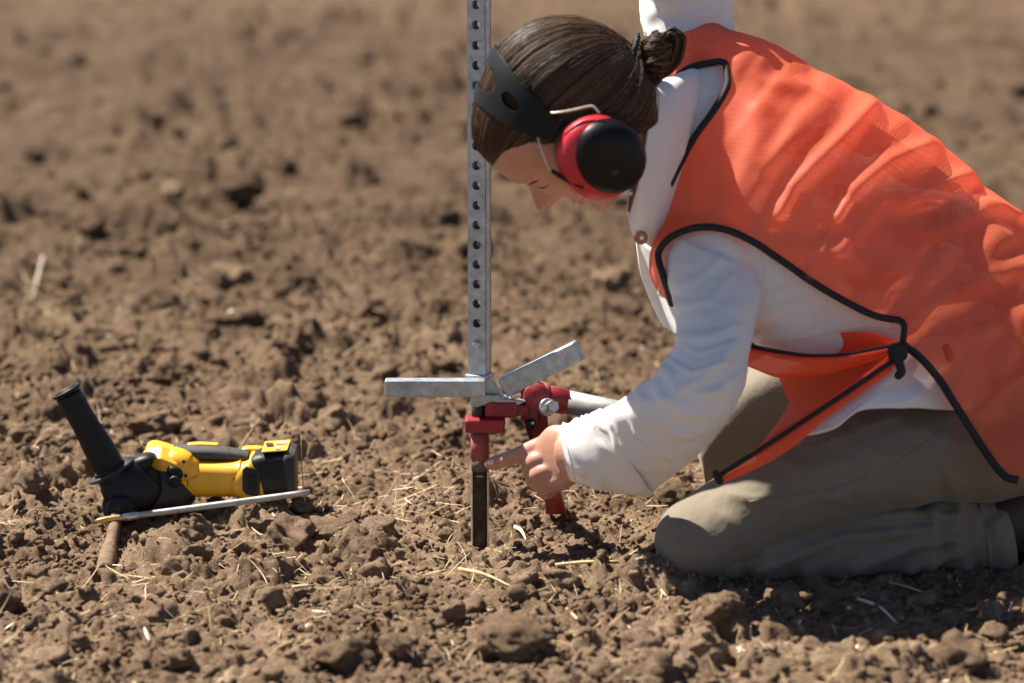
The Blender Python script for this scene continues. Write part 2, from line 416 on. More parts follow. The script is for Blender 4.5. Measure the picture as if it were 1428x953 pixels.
def ground_h(x, y):
    x = np.asarray(x, float); y = np.asarray(y, float); sh = x.shape; x, y = x.ravel(), y.ravel()
    wx = x+.016*fbm(x*24, y*24, oct=3, seed=11)+.004*vnoise(x*110, y*110, seed=13)
    wy = y+.016*fbm(x*24+50, y*24, oct=3, seed=12)+.004*vnoise(x*110+9, y*110, seed=14)
    h = .014*fbm(x*2.6, y*2.6, oct=3, seed=1)
    cl = .5+.5*np.clip(1.6*vnoise(x*3.1+5, y*3.1, seed=21), -1, 1)
    h += domes(wx, wy, .13, 31, .46, .022, .062, .68)*(.45+.8*cl)
    h += domes(wx, wy, .055, 41, .55, .010, .027, .75)*(.6+.5*cl)
    h += domes(wx, wy, .024, 51, .6, .004, .0115, .9)
    h += .0045*fbm(x*38, y*38, oct=3, seed=61) + .0016*fbm(x*160, y*160, oct=2, seed=66)
    back = np.clip((y-.35)/1.2, 0, 1)
    h += back*domes(wx*1.0, wy*1.0, .19, 36, .5, .03, .085, .75)*(.4+.9*cl)
    far = np.clip((y-2.5)/4, 0, 1)
    h += far*.035*fbm(x*.7, y*2.4, oct=3, seed=71)
    # a slight hollow where the probe went in, knees and rod pressed in
    def dent(cx, cy, r, dz): return -dz*np.exp(-(((x-cx)**2+(y-cy)**2)/r**2))
    h += dent(0, 0, .03, .012)
    h += .013*np.exp(-((y-.20)/.055)**2-((x+.40)/.15)**2)
    h += .016*np.exp(-((y+.175)/.07)**2)*np.clip((x-.14)/.1, 0, 1)*np.clip((.95-x)/.15, 0, 1)   # soil pushed up by the shin
    return (h-.012).reshape(sh)
def spaced(a, b, d0, grow):
    o = [a]; d = d0
    while o[-1] < b: o.append(o[-1]+d); d *= grow
    return np.array(o)
xs_in = np.arange(-.92, .95, .0040)
xr = spaced(.95, 3.2, .0045, 1.022); xr = np.concatenate([xr, spaced(xr[-1]+.1, 300, .1, 1.35)])
xs = np.concatenate([-(xr[::-1])+.03, xs_in, xr]); xs = np.unique(np.round(xs, 5))
ys_in = np.arange(-.78, .62, .0042)
yf = spaced(.62, 12, .0045, 1.0105); yf = np.concatenate([yf, spaced(yf[-1]+.2, 400, .2, 1.3)])
yb = -spaced(.785, 6, .012, 1.12)[::-1]
ys = np.concatenate([yb, ys_in, yf]); ys = np.unique(np.round(ys, 5))
GX, GY = np.meshgrid(xs, ys); GZ = ground_h(GX, GY)
GV = np.stack([GX, GY, GZ], -1).reshape(-1, 3); nx, ny = len(xs), len(ys)
ii = np.arange(ny-1)[:, None]*nx+np.arange(nx-1)[None]; GF = np.stack([ii, ii+1, ii+nx+1, ii+nx], -1).reshape(-1, 4)
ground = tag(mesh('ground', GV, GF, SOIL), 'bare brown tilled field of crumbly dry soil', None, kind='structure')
def gh(x, y): return float(ground_h(np.array([x]), np.array([y]))[0])
def on_ground(u, v):
    p = G(u, v)
    for _ in range(4): p = G(u, v, gh(p[0], p[1]))
    return p

# ------------------------------------------------------------------ clods
def ico(sub):
    bm = bmesh.new(); bmesh.ops.create_icosphere(bm, subdivisions=sub, radius=1.0)
    V = np.array([v.co[:] for v in bm.verts]); F = np.array([[v.index for v in f.verts] for f in bm.faces]); bm.free(); return V, F
ICO1, ICO2, ICO3, ICO4 = ico(1), ico(2), ico(3), ico(4)
def clod_shape(I, seed, ang=.28, flat=.72):
    V, F = I; r = np.random.default_rng(seed); o = r.uniform(0, 99, 3); v = V.copy()
    for _ in range(int(r.integers(4, 8))):                     # a few broken facets
        n = r.normal(size=3); n /= np.linalg.norm(n); d = r.uniform(.48, .85); k = v@n
        v = v - np.clip(k-d, 0, None)[:, None]*n*.9
    q = V*1.7+o; s = 1+ang*fbm(q[:, 0], q[:, 1], q[:, 2], oct=4 if len(V) > 100 else 2, seed=seed, gain=.6)
    if len(V) > 300:
        q = V*6+o; s = s+.09*np.abs(fbm(q[:, 0], q[:, 1], q[:, 2], oct=3, seed=seed+5, gain=.6))
    v = v*s[:, None]; v[:, 2] *= flat; v[:, 0] *= r.uniform(.85, 1.2); return v, F
def place_clod(name, u, v, rpx, sink=.35, seed=0, flat=.75, label=None, group=None, me=None):
    p = on_ground(u, v); sc = FPX/((p-CAM)@FWD); r = rpx/sc
    if me is None:
        Vc, Fc = clod_shape(ICO4, seed, .3, flat); o = mesh(name, Vc*r, Fc, CLOD)
    else:
        o = bpy.data.objects.new(name, me); COL.objects.link(o); o.scale = (r, r, r*random.uniform(.8, 1.1))
    o.location = (p[0], p[1]+r*.6, p[2]+r*flat*(1-sink)-r*flat*.35); o.rotation_euler = (0, 0, random.uniform(0, 6.28))
    return tag(o, label, 'soil clod', group)
BIG = 'large clods of dry soil on the field'
for k, (u, v, r, fl, lab) in enumerate([
    (468, 603, 36, .72, 'dark sided brown clod between the battery of the yellow drill and the probe'),
    (213, 606, 31, .8, 'angular split clod behind the yellow drill, just right of its black side handle'),
    (345, 603, 33, .7, 'rough clod directly behind the grip of the yellow drill'),
    (402, 768, 40, .75, 'big rounded clod with a hollow shaded side in front of the metal rod'),
    (455, 752, 36, .6, 'flat topped clod touching the right side of the big rounded clod'),
    (268, 752, 27, .8, 'round clod lying against the near side of the metal rod'),
    (512, 785, 27, 1.0, 'upright pointed clod standing left of the probe tip'),
    (398, 788, 19, .75, 'small smooth clod tucked under the front of the big rounded clod'),
    (474, 938, 42, .8, 'blurred round clod near the bottom edge, below the probe'),
    (705, 905, 52, .5, 'broad low mound of pale soil below the probe at the bottom'),
    (1345, 940, 42, .8, 'blurred lumpy clod in the bottom right corner'),
    (938, 700, 24, .8, 'shaded clod behind the left knee of the kneeling person'),
    (885, 790, 22, .8, 'small clod just in front of the kneeling knee'),
    (2, 850, 28, .9, 'dark clod cut off by the left edge'),
    (130, 868, 22, .8, 'rounded dark clod near the left edge below the drill bit'),
    (40, 676, 19, .6, 'flat dark clod left of the black side handle'),
    (325, 398, 34, .7, 'blurred dark clod in the field above the yellow drill'),
    (240, 280, 26, .7, 'far blurred clod in the upper left of the field'),
    (316, 206, 13, .9, 'small lone dark clod far back on the smooth field'),
    (850, 400, 30, .7, 'blurred clod between the post and the white sleeve'),
    (1010, 860, 34, .6, 'rough clod in front of the knee at the edge of the shadow'),
    (790, 728, 17, .7, 'low crumbly clod piled against the foot of the red jack'),
    (420, 712, 17, .8, 'small clod holding up the far end of the metal rod'),
    (350, 716, 14, .7, 'small flat clod under the middle of the metal rod'),
    (590, 640, 22, .6, 'rough clod in the field just left of the red collar'),
    (300, 708, 15, .7, 'small crumbly clod under the yellow motor housing'),
    (386, 706, 15, .7, 'small clod wedged under the drill battery'),
    (222, 722, 13, .7, 'small clod under the black gear case of the drill'),
]): place_clod('soil_clod', u, v, r, .35, 100+k, fl, lab, BIG)
variants = []
for k in range(14):
    Vc, Fc = clod_shape(ICO3, 300+k, .32, .75); o = mesh('soil_clod', Vc, Fc, CLOD); variants.append(o.data); bpy.data.objects.remove(o)
NOGO = [(640, 560, 900, 790), (120, 600, 440, 745), (900, 600, 1428, 830)]
shapes = [clod_shape(ICO3, 300+k, .36, .78) for k in range(18)]
Vs, Fs, off, cnt = [], [], 0, 0
while cnt < 640:
    v = 953-(953-60)*random.random()**1.1; u = random.uniform(-20, 1450)
    if any(a < u < c and b < v < d for a, b, c, d in NOGO): continue
    p = on_ground(u, v); r = (.006+.019*random.random()**2.3)*(1+.55*min(1, max(0, (600-v)/250))+.3*min(1, max(0, (260-v)/150))); a = random.uniform(0, 6.28); q, f = random.choice(shapes); c_, s_ = math.cos(a), math.sin(a)
    q = np.column_stack([q[:, 0]*c_-q[:, 1]*s_, q[:, 0]*s_+q[:, 1]*c_, q[:, 2]])*r+p+np.array([0, r*.6, r*random.uniform(-.1, .3)])
    Vs.append(q); Fs.append(f+off); off += len(q); cnt += 1
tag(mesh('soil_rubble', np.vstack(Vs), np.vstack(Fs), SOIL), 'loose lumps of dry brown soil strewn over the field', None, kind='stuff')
# crumbs nobody could count
def crumbs(n):
    Vs, Fs, off = [], [], 0; sh = [clod_shape(ICO2 if k%4 == 0 else ICO1, 500+k, .35, .8) for k in range(24)]
    yy = np.concatenate([rng.uniform(-.75, .6, int(n*.6)), .6+2.6*rng.random(n-int(n*.6))**1.3]); hw = 1.12+.24*(yy+.7)
    xx = .05+rng.uniform(-1, 1, n)*hw
    dens = vnoise(xx*7, yy*7, seed=91)+.5*vnoise(xx*22, yy*22, seed=92); k = dens > rng.uniform(-1.1, .8, n)
    xx, yy = xx[k], yy[k]; zz = ground_h(xx, yy)
    rr = .0017+.0062*rng.random(len(xx))**3.2; rr *= np.where(yy > .6, 1.5, 1)
    for i in range(len(xx)):
        v, f = sh[i % 24]; a = rng.uniform(0, 6.28); c, s = math.cos(a), math.sin(a); q = v*rr[i]
        q = np.column_stack([q[:, 0]*c-q[:, 1]*s, q[:, 0]*s+q[:, 1]*c, q[:, 2]]) + (xx[i], yy[i], zz[i]+rr[i]*.35)
        Vs.append(q); Fs.append(f+off); off += len(v)
    return np.vstack(Vs), np.vstack(Fs)
cv_, cf_ = crumbs(72000)
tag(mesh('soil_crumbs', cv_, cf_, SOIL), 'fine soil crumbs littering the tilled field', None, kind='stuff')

# ------------------------------------------------------------------ straw
def blade(p0, ang, length, width, lift, curl, tw, n=6):
    t = np.linspace(0, 1, n); a = ang+curl*(t-.5)
    x = p0[0]+np.cumsum(np.cos(a))*length/n; y = p0[1]+np.cumsum(np.sin(a))*length/n
    g = ground_h(x, y); ln = g[0]+(g[-1]-g[0])*t; z = ln+.6*np.max(np.clip(g-ln, 0, None))+lift*t*length+.0012
    c = np.column_stack([x, y, z]); s = np.column_stack([-np.sin(a), np.cos(a), np.full(n, tw)]); wv = width*(1-.6*np.abs(2*t-1)**3)
    up = np.array([0, 0, width*.35])
    A, B_, C_ = c-s*wv[:, None]/2, c+up, c+s*wv[:, None]/2
    V = np.empty((n*3, 3)); V[0::3] = A; V[1::3] = B_; V[2::3] = C_
    F = [(i*3+k, i*3+k+1, i*3+k+4, i*3+k+3) for i in range(n-1) for k in (0, 1)]
    return V, np.array(F)
def litter(name, n, mat, label, lmin, lmax, wmin, wmax, liftp):
    Vs, Fs, off = [], [], 0; c = 0
    while c < n:
        y = rng.uniform(-.75, .75) if rng.random() < .7 else .7+3*rng.random()**1.5
        hw = .82+.2*(y+.7); x = .05+rng.uniform(-1, 1)*hw
        if float(vnoise(np.array([x*4.]), np.array([y*4.]), seed=95)[0]) < rng.uniform(-1, .5): continue
        V, F = blade((x, y), rng.uniform(0, 6.28), rng.uniform(lmin, lmax)*rng.uniform(.4, 1), rng.uniform(wmin, wmax), rng.uniform(0, .9) if rng.random() < liftp else rng.uniform(0, .12), rng.normal()*.28, rng.normal()*.5)
        Vs.append(V); Fs.append(F+off); off += len(V); c += 1
    return tag(mesh(name, np.vstack(Vs), np.vstack(Fs), mat), label, None, kind='stuff')
litter('straw_litter', 1900, STRAW, 'short bits of dry straw and roots strewn over the soil', .012, .058, .0007, .0018, .25)
litter('pale_chaff', 260, PALE, 'scattered flecks of bleached chaff on the soil', .008, .03, .0015, .0036, .1)
def stem(u0, v0, u1, v1, wpx, label, mat=STRAW, up=0.0, name='straw_stalk', sag=.1):
    a, b = on_ground(u0, v0), on_ground(u1, v1)
    if up:
        b = P(u1, v1, a[1]-.01)
    mid = (a+b)/2+np.array([0, 0, .006 if not up else 0])+np.array([rng.normal(), 0, rng.normal()])*sag*.02
    a[2] += .003; b[2] += .003 if not up else 0
    r = wpx/2000
    V, F = tube([a, mid, b], [r, r*.95, r*.5], 6, 9, flat=.7); return tag(mesh(name, V, F, mat), label, 'straw')
stem(640, 797, 716, 823, 6, 'long pale straw stalk lying below the probe')
stem(775, 791, 862, 786, 5, 'straight straw stalk lying between the probe and the knee')
stem(380, 832, 432, 820, 7, 'bright white dry leaf below the big rounded clod', PALE)
stem(718, 738, 734, 757, 7, 'short pale grey straw piece right beside the probe tip', PALE)
stem(845, 700, 880, 690, 3, 'thin straw in the shadow beside the red foot', STRAW)
stem(790, 852, 830, 895, 5, 'straw stalk slanting on the soil in front of the kneeling person')
stem(372, 920, 430, 898, 5, 'blurred straw stalk at the bottom left of centre')
stem(1195, 838, 1250, 872, 5, 'pale straw stalk lying in the shadow of the kneeling person', PALE)
stem(1240, 815, 1320, 845, 3, 'thin straw stalk in the shadow under the boot')
stem(330, 640, 362, 585, 4, 'arching dry stalk leaning over the clod behind the drill', STRAW, up=1, sag=.5)
stem(288, 700, 286, 655, 4, 'upright dry stalk standing before the yellow motor housing', STRAW, up=1)
stem(296, 700, 303, 668, 3, 'short curved stalk beside the motor housing', STRAW, up=1, sag=.4)
stem(275, 683, 300, 718, 3, 'stalk crossing over the metal rod', STRAW, up=1)
stem(428, 720, 420, 610, 3, 'tall thin weed stalk right of the drill battery', STRAW, up=1, sag=.4)
stem(60, 360, 45, 420, 6, 'blurred pale stalk at the far left of the field', PALE)
stem(440, 470, 500, 440, 5, 'blurred arching stalk in the middle of the field', STRAW)
stem(796, 446, 815, 466, 9, 'bright blurred husk on the field between post and sleeve', PALE)
stem(318, 441, 330, 443, 9, 'tiny bright white fleck on the field above the drill', PALE)

Vs, Fs, off = [], [], 0
for u, v, sp, n in ((620, 670, .05, 34), (600, 720, .05, 30), (415, 640, .05, 26), (425, 700, .03, 18), (60, 420, .12, 60), (150, 440, .10, 40), (470, 480, .10, 40), (430, 290, .12, 30), (860, 690, .05, 24), (930, 660, .04, 24), (290, 690, .03, 14), (660, 800, .06, 22), (540, 700, .05, 24), (1010, 640, .05, 16), (230, 690, .04, 10), (110, 640, .05, 26), (40, 720, .06, 20), (250, 830, .07, 24), (820, 560, .08, 30), (350, 800, .05, 16)):
    c = on_ground(u, v)
    for _ in range(n):
        V, F = blade((c[0]+rng.normal()*sp, c[1]+rng.normal()*sp), rng.uniform(0, 6.28), rng.uniform(.02, .075), rng.uniform(.0007, .0016), rng.uniform(0, .7) if rng.random() < .4 else rng.uniform(0, .1), rng.normal()*.5, rng.normal()*.5); Vs.append(V); Fs.append(F+off); off += len(V)
tag(mesh('dry_grass', np.vstack(Vs), np.vstack(Fs), STRAW), 'tangled tufts of dry grass and roots left on the field', None, kind='stuff')

# ================================================================== SOIL PROBE
PR = math.radians(-18)                                   # the post is turned a little: its right face shows
EX = np.array([math.cos(PR), math.sin(PR), 0]); EX = np.array([math.cos(math.radians(18)), -math.sin(math.radians(18)), 0])
EY = np.array([math.sin(math.radians(18)), math.cos(math.radians(18)), 0]); EZ = np.array([0, 0, 1.0])
def zat(v): return P(668, v, 0)[2]
probe = tag(empty('soil_probe', (0, 0, 0)), 'upright galvanised soil probe with perforated post, foot bars and slotted tube', 'soil probe')
def plate_holes(o, ax, az, W, z0, zs, z1, r, thick, nrm):
    """flat plate (width W along ax, from z0 to z1) pierced by real round holes at zs"""
    V, F = [], []; pitch = abs(zs[1]-zs[0]); m = 24
    def add(p): V.append(p); return len(V)-1
    def seg(za, zb, hole=None):
        for off, flip in ((0, False), (1, True)):
            base = np.asarray(o)+nrm*(-thick if off else 0)
            if hole is None:
                q = [add(base+ax*x+az*z) for x, z in ((-W/2, za), (W/2, za), (W/2, zb), (-W/2, zb))]
                F.append(tuple(q[::-1]) if flip else tuple(q)); continue
            th = np.linspace(0, 2*np.pi, m, endpoint=False); O, I = [], []
            hw, hh = W/2, (zb-za)/2; zc = (za+zb)/2
            for t in th:
                c, s = math.cos(t), math.sin(t); k = min(hw/abs(c) if abs(c) > 1e-9 else 1e9, hh/abs(s) if abs(s) > 1e-9 else 1e9)
                O.append(add(base+ax*c*k+az*(zc+s*k))); I.append(add(base+ax*c*r+az*(hole+s*r)))
            for t in range(m):
                f = (O[t], O[(t+1) % m], I[(t+1) % m], I[t]); F.append(f[::-1] if flip else f)
            if not flip: front = I
            else:
                for t in range(m): F.append((front[t], front[(t+1) % m], I[(t+1) % m], I[t]))
            corners = [math.atan2(sy*hh, sx*hw) for sx in (1, -1) for sy in (1, -1)]
            for a in corners:                                   # square corners
                j = int(((a % (2*np.pi))/(2*np.pi))*m) % m
                sx = 1 if math.cos(a) > 0 else -1; sy = 1 if math.sin(a) > 0 else -1
                cpt = add(base+ax*sx*hw+az*(zc+sy*hh)); f = (O[j], cpt, O[(j+1) % m]); F.append(f[::-1] if flip else f)
    lo = z0
    for z in sorted(zs):
        if z-pitch/2 > lo+1e-5: seg(lo, z-pitch/2)
        seg(z-pitch/2, z+pitch/2, z); lo = z+pitch/2
    if lo < z1: seg(lo, z1)
    return np.array(V), F
PW = .0252; zb_, zt_ = zat(527), 1.16
hz = [zat(449)+k*(zat(6)-zat(449))/16 for k in range(0, 26)]
pc = P(668.5, 300, 0)*[1, 0, 0]
fr = pc-EY*PW/2; bk = pc+EY*PW/2; th = .0028
V1, F1 = plate_holes(fr, EX, EZ, PW, zb_, hz, zt_, .0062, th, -EY)
V2, F2 = plate_holes(bk, -EX, EZ, PW, zb_, hz, zt_, .0062, th, EY)
parts = [(V1, F1), (V2, F2)]
for s in (-1, 1):
    parts.append(box(pc+EX*s*(PW/2-th/2)+EZ*(zb_+zt_)/2, EX*th/2, EY*(PW/2-th-.0002), EZ*(zt_-zb_)/2))
post = mesh('post', *join(parts), GALV, probe, smooth=False)
# plug bolt low on the post, weld collar
a = pc-EY*(PW/2)+EZ*zat(478)
mesh('rivet', *cyl(a+EY*.001, a-EY*.0012, .006, 16), GALV, probe)
wc = pc+EZ*zat(524)
mesh('weld_collar', *join([box(wc, EX*.0165, EY*.0165, EZ*.0035)]), GALV, probe, smooth=False); bev(probe.children[-1], .002)
def bar(a, b, up, wd, hg, name):
    a, b = np.asarray(a), np.asarray(b); d = (b-a)/np.linalg.norm(b-a); n = np.cross(d, up); n /= np.linalg.norm(n); u = np.cross(n, d)
    o = mesh(name, *box((a+b)/2, (b-a)/2, n*wd/2, u*hg/2), GALV, probe, smooth=False); bev(o, .0022, 3); return o
bar(P(537, 540.5, -.026), P(677, 540.5, -.026), EZ, .022, .0232, 'foot_bar')
bar(P(703, 540, -.012), P(808, 488, -.035), EZ, .024, .0275, 'foot_bar')
# gusset, hub block
g = [P(678, 526, -.012), P(684, 526, -.012), P(702, 556, -.012), P(734, 560, -.012), P(722, 566, -.012), P(664, 566, -.012), P(658, 556, -.012), P(652, 552, -.012), P(652, 530, -.012)]
o = mesh('gusset', *prism(g, (0, .03, 0)), GALV, probe, smooth=False); fixn(o); bev(o, .0015)
g = [P(655, 551, -.02), P(697, 551, -.02), P(700, 556, -.02), P(664, 569, -.02), P(656, 566, -.02)]
o = mesh('weld_plate', *prism(g, (0, .036, 0)), GALV, probe, smooth=False); fixn(o); bev(o, .0015)
mesh('shank', *cyl(P(667, 585, .0), P(667, 560, .0), .0095, 18), GREYP, probe)
# red collar: plate, block, sleeve
def redbox(u0, v0, u1, v1, y0, y1, name, parent=None, b=.003, sh=0):
    q = [P(u0, v1, y0), P(u1, v1, y0), P(u1+sh, v0, y0), P(u0, v0, y0)]
    o = mesh(name, *prism(q, (0, y1-y0, 0)), RED, parent or probe, smooth=False); fixn(o); bev(o, b, 3); return o
tb = pc
def tz(v): return tb*[1, 1, 0]+EZ*zat(v)
mesh('sleeve', *cyl(tz(641), tz(604), .0128, 24), REDDUST, probe)
# slotted sampling tube with open front showing the core
R0, R1 = .0128, .0108
th_ = np.linspace(math.radians(-24), math.radians(204), 28)
ring = lambda r, z: np.array([tb*[1, 1, 0]+np.array([r*math.cos(t), r*math.sin(t), z]) for t in th_])
zt2, zb2 = zat(640), -.07
V = np.vstack([ring(R0, zt2), ring(R0, zb2), ring(R1, zt2), ring(R1, zb2)]); n = len(th_)
F = []
for i in range(n-1): F += [(i, i+1, n+i+1, n+i), (2*n+i+1, 2*n+i, 3*n+i, 3*n+i+1), (i+1, i, 2*n+i, 2*n+i+1)]
F += [(0, n, 3*n, 2*n), (n-1, 3*n-1, 4*n-1, 2*n-1)]
tubeo = fixn(mesh('sampling_tube', V, F, STEEL, probe, smooth=False))
Vc = []
zz = np.linspace(zat(655), -.06, 60); mm = 20; tt = np.linspace(0, 2*np.pi, mm, endpoint=False)
R = np.array([[tb*[1, 1, 0]+np.array([.0100*math.cos(t), .0100*math.sin(t)*.85+.0006, z]) for t in tt] for z in zz])
q = R.reshape(-1, 3); dn = .0009*fbm(q[:, 0]*220, q[:, 1]*220, q[:, 2]*220, oct=3, seed=5)
R = R + (R-R.mean(1, keepdims=True))/.01*dn.reshape(R.shape[:2])[..., None]
mesh('soil_core', *loft(R), CORE, probe)
mesh('tube_rim', *tube([tb*[1, 1, 0]+np.array([.0108*math.cos(t), .0108*math.sin(t), zat(662)]) for t in np.linspace(math.radians(-115), math.radians(-65), 8)], .0009, 6), STEEL, probe)
mesh('tube_head', *cyl(tz(656), tz(638), .0122, 24), simple('dull_brown_metal', (.12, .085, .065), .6, .3, dust=.5), probe)

# ------------------------------------------------------------------ red jack on the probe
jack = tag(empty('probe_jack', G(770, 712)), 'red lever jack clamped on the probe with a grey pipe handle', 'lever jack')
redbox(648, 586, 703, 605, -.026, .012, 'clamp_plate', jack, .004, sh=2)
redbox(676, 561, 722, 584, -.014, .03, 'clamp_block', jack, .004)
redbox(700, 565, 737, 581, -.006, .024, 'link', jack, .003)
o = mesh('bolt', *cyl(P(712, 553, -.02), P(726, 549, -.02), .0055, 6), STEEL, jack, smooth=False); bev(o, .001)
# lever bracket: two cheeks with a hole, then the leg
def cheek(y, t=.008):
    q = [(724, 548), (728, 538), (738, 532), (750, 531), (760, 537), (764, 550), (763, 575), (765, 600), (771, 640), (786, 712), (763, 712), (746, 640), (734, 600), (727, 578)]
    o = mesh('cheek_plate', *prism([P(u, v, y+.13*max(0, v-600)/115) for u, v in q], (0, t, 0)), RED, jack, smooth=False); fixn(o); bev(o, .0025, 2); return o
cheek(.000); cheek(.026)
mesh('pivot_barrel', *cyl(P(748, 553, -.006), P(748, 553, .042), .0185, 28, chamfer=.002), RED, jack)
redbox(727, 552, 752, 590, .004, .03, 'spacer_block', jack)
mesh('pin_hole', *cyl(P(740, 592, -.0015), P(740, 592, .004), .0075, 20), DARKV, jack)
mesh('pin', *cyl(P(743, 590, -.004), P(743, 590, .01), .0028, 12, chamfer=.001), STEEL, jack)
mesh('washer', *cyl(P(761, 568, -.001), P(765, 568, -.012), .0125, 24, chamfer=.001), STEEL, jack)
o = mesh('bolt', *cyl(P(763, 568, -.006), P(773, 567, -.024), .0085, 6), STEEL, jack, smooth=False); bev(o, .001)
pa, pb = P(752, 553, .02), P(985, 600, .03)
d = pb-pa
o = mesh('pipe_handle', *cyl(pa+d*.12, pb, .0165, 28), metal('dull_pipe', (.30, .30, .29), .5, 50), jack)
mesh('pipe_socket', *cyl(pa, pa+d*.165, .0183, 28, chamfer=.0015), RED, jack)
mesh('pipe_collar', *cyl(pa+d*.01, pa+d*.05, .0205, 28, chamfer=.002), RED, jack)
q = [P(759, 684, .09), P(781, 684, .09), P(790, 718, .125), P(761, 718, .125)]
o = mesh('foot_spade', *prism(q, (0, .046, 0)), RED, jack, smooth=False); fixn(o); bev(o, .002)

# ================================================================== DRILL
DY = .20
drill = tag(empty('cordless_drill', G(270, 705)), 'yellow and black cordless drill with side handle lying on the soil', 'drill')
def sl_(name, rings, mat, parent=None, n=40, m=32, ex=2.6, smooth=True):
    """superelliptic loft: rings of (u, v, y, half height px, half depth m)"""
    k = cr(np.array([[*P(u, v, y), hh/1000, dd] for u, v, y, hh, dd in rings]), n)
    T = np.gradient(k[:, :3], axis=0); T /= np.linalg.norm(T, axis=1)[:, None]
    D = np.array([0, 1.0, 0]) - T*T[:, 1:2]; D /= np.linalg.norm(D, axis=1)[:, None]; N_ = np.cross(T, D)
    t = np.linspace(0, 2*np.pi, m, endpoint=False); c, s = np.cos(t), np.sin(t)
    c = np.sign(c)*np.abs(c)**(2/ex); s = np.sign(s)*np.abs(s)**(2/ex)
    R = k[:, None, :3]+k[:, None, 3:4]*c[None, :, None]*N_[:, None]+k[:, None, 4:5]*s[None, :, None]*D[:, None]
    return mesh(name, *loft(R), mat, parent or drill, smooth)
sl_('motor_housing', [(222, 660, DY, 24, .022), (236, 660, DY, 38, .034), (250, 661, DY, 40, .036), (256, 663, DY, 36, .035), (262, 666, DY, 28, .031), (300, 666.5, DY, 26, .029), (330, 666, DY, 27, .031), (337, 666, DY, 30, .032)], YEL, n=60, ex=3)
t8 = np.radians(np.arange(8)*45+22.5)
nose = fixn(mesh('nose_housing', *loft(np.array([[P(u, v, DY)+np.array([0, dd*1.08*math.cos(a), h_/1000*1.08*math.sin(a)]) for a in t8] for u, v, h_, dd in ((197, 643, 9, .018), (208, 641, 20, .030), (228, 640, 22, .036), (250, 649, 23, .037), (262, 657, 19, .033), (266, 662, 14, .028))])), YEL, drill, smooth=True)); bev(nose, .0035, 3, 12)
for (u, v) in ((206, 640), (256, 644), (259, 664)):
    sc_ = mesh('screw', *cyl(P(u, v, DY-.0355), P(u, v, DY-.0375), .0026, 12, chamfer=.0004), DARKV, drill)
for u, c0, hr, dr_ in ((265, 666, .0272, .0306), (329, 666, .0272, .0312)):
    c = P(u, c0, DY); mesh('housing_seam', *tube([c+np.array([0, dr_*math.sin(a), hr*math.cos(a)]) for a in np.linspace(0, 6.283, 36)], .0008, 6), DARKV, drill)
sl_('housing_ridge', [(206, 625, DY+.02, 4, .012), (214, 622, DY+.02, 7, .016), (232, 626, DY+.02, 7, .016), (250, 631, DY+.02, 6, .014)], YEL, n=30, ex=2.6)
# rubber grip bar over the slot, with ribs
gr = sl_('grip', [(240, 628, DY+.006, 8, .013), (252, 631, DY+.006, 11, .018), (300, 632, DY+.006, 10.5, .017), (330, 635, DY+.006, 9.5, .016), (347, 638, DY+.006, 8, .015)], RUB, n=40, ex=2.2)
for k in range(18):
    u = 262+k*3.4; c = P(u, 631+.05*(u-262), DY+.006); t = np.linspace(0, 2*np.pi, 14)
    mesh('grip_rib', *tube([c+np.array([.0, .0174*math.sin(a), .0107*math.cos(a)]) for a in t], .0007, 5), RUB, gr)
sl_('grip_top', [(262, 619.5, DY+.014, 1.6, .007), (280, 619, DY+.014, 2.2, .008), (305, 620, DY+.014, 1.6, .007)], YEL, n=20)
sl_('battery_mount', [(327, 650, DY, 14, .022), (334, 657, DY, 28, .032), (345, 663, DY, 33, .036), (360, 663, DY, 35, .037), (367, 661, DY, 34, .036)], YEL, n=40, ex=3.6)
sl_('mount_tab', [(338, 627, DY+.02, 3, .008), (346, 626, DY+.02, 4, .01), (364, 627, DY+.02, 4.5, .01), (372, 629, DY+.02, 4, .01)], YEL, n=20)
q = [(338, 656), (343, 652), (359, 655), (363, 660), (362, 690), (356, 693), (343, 690), (338, 684)]
yv = DY-.0385
vent = mesh('vent', *prism([P(u, v, yv) for u, v in q], (0, .012, 0)), DARKV, drill, smooth=False); fixn(vent)
for u in (346, 351, 356):
    mesh('vent_slat', *box(P(u, 672, yv-.0012), (.0007, 0, 0), (0, .002, 0), (0, 0, .014)), BLK, vent, smooth=False)
bat = sl_('battery', [(364, 660, DY, 30, .034), (368, 659, DY, 34, .038), (386, 657, DY, 34, .039), (402, 656, DY, 34, .039), (409, 655, DY, 31, .036)], BLK, n=36, ex=5)
q = [P(367, 624.6, DY)+np.array([0, -.033, 0]), P(403, 622.2, DY)+np.array([0, -.033, 0]), P(403, 622.2, DY)+np.array([0, .033, 0]), P(367, 624.6, DY)+np.array([0, .033, 0])]
lab = mesh('battery_label', *prism(q, (0, 0, .0022)), YEL, bat, smooth=False); fixn(lab); bev(lab, .001)
for (u0, v0, u1, v1, mt) in ((385, 616, 401, 620, LBL), (384, 623, 391, 627, LBL), (371, 618, 381, 622, GREYP)):
    z = P(385, 623, DY)[2]+.0030
    aa = [G(u0, v1, z), G(u1, v1, z), G(u1, v0, z), G(u0, v0, z)]
    mesh('print_mark', *prism(aa, (0, 0, .0006)), mt, lab, smooth=False)
sl_('battery_bumper', [(401, 656, DY, 33, .0395), (405, 655.5, DY, 35, .0405), (411, 655, DY, 34, .040), (413, 655, DY, 31, .038)], GREYP, bat, n=20, ex=5)
# label on nose housing
for (u0, v0, u1, v1, mt) in ((218, 638, 228, 645, GREYP), (231, 639, 236, 645, LBL)):
    y = DY-.030
    mesh('print_mark', *prism([P(u0, v1, y-.002), P(u1, v1+1, y-.002), P(u1+2, v0+1, y+.004), P(u0+2, v0, y+.004)], (0, .001, .0006)), mt, drill, smooth=False)
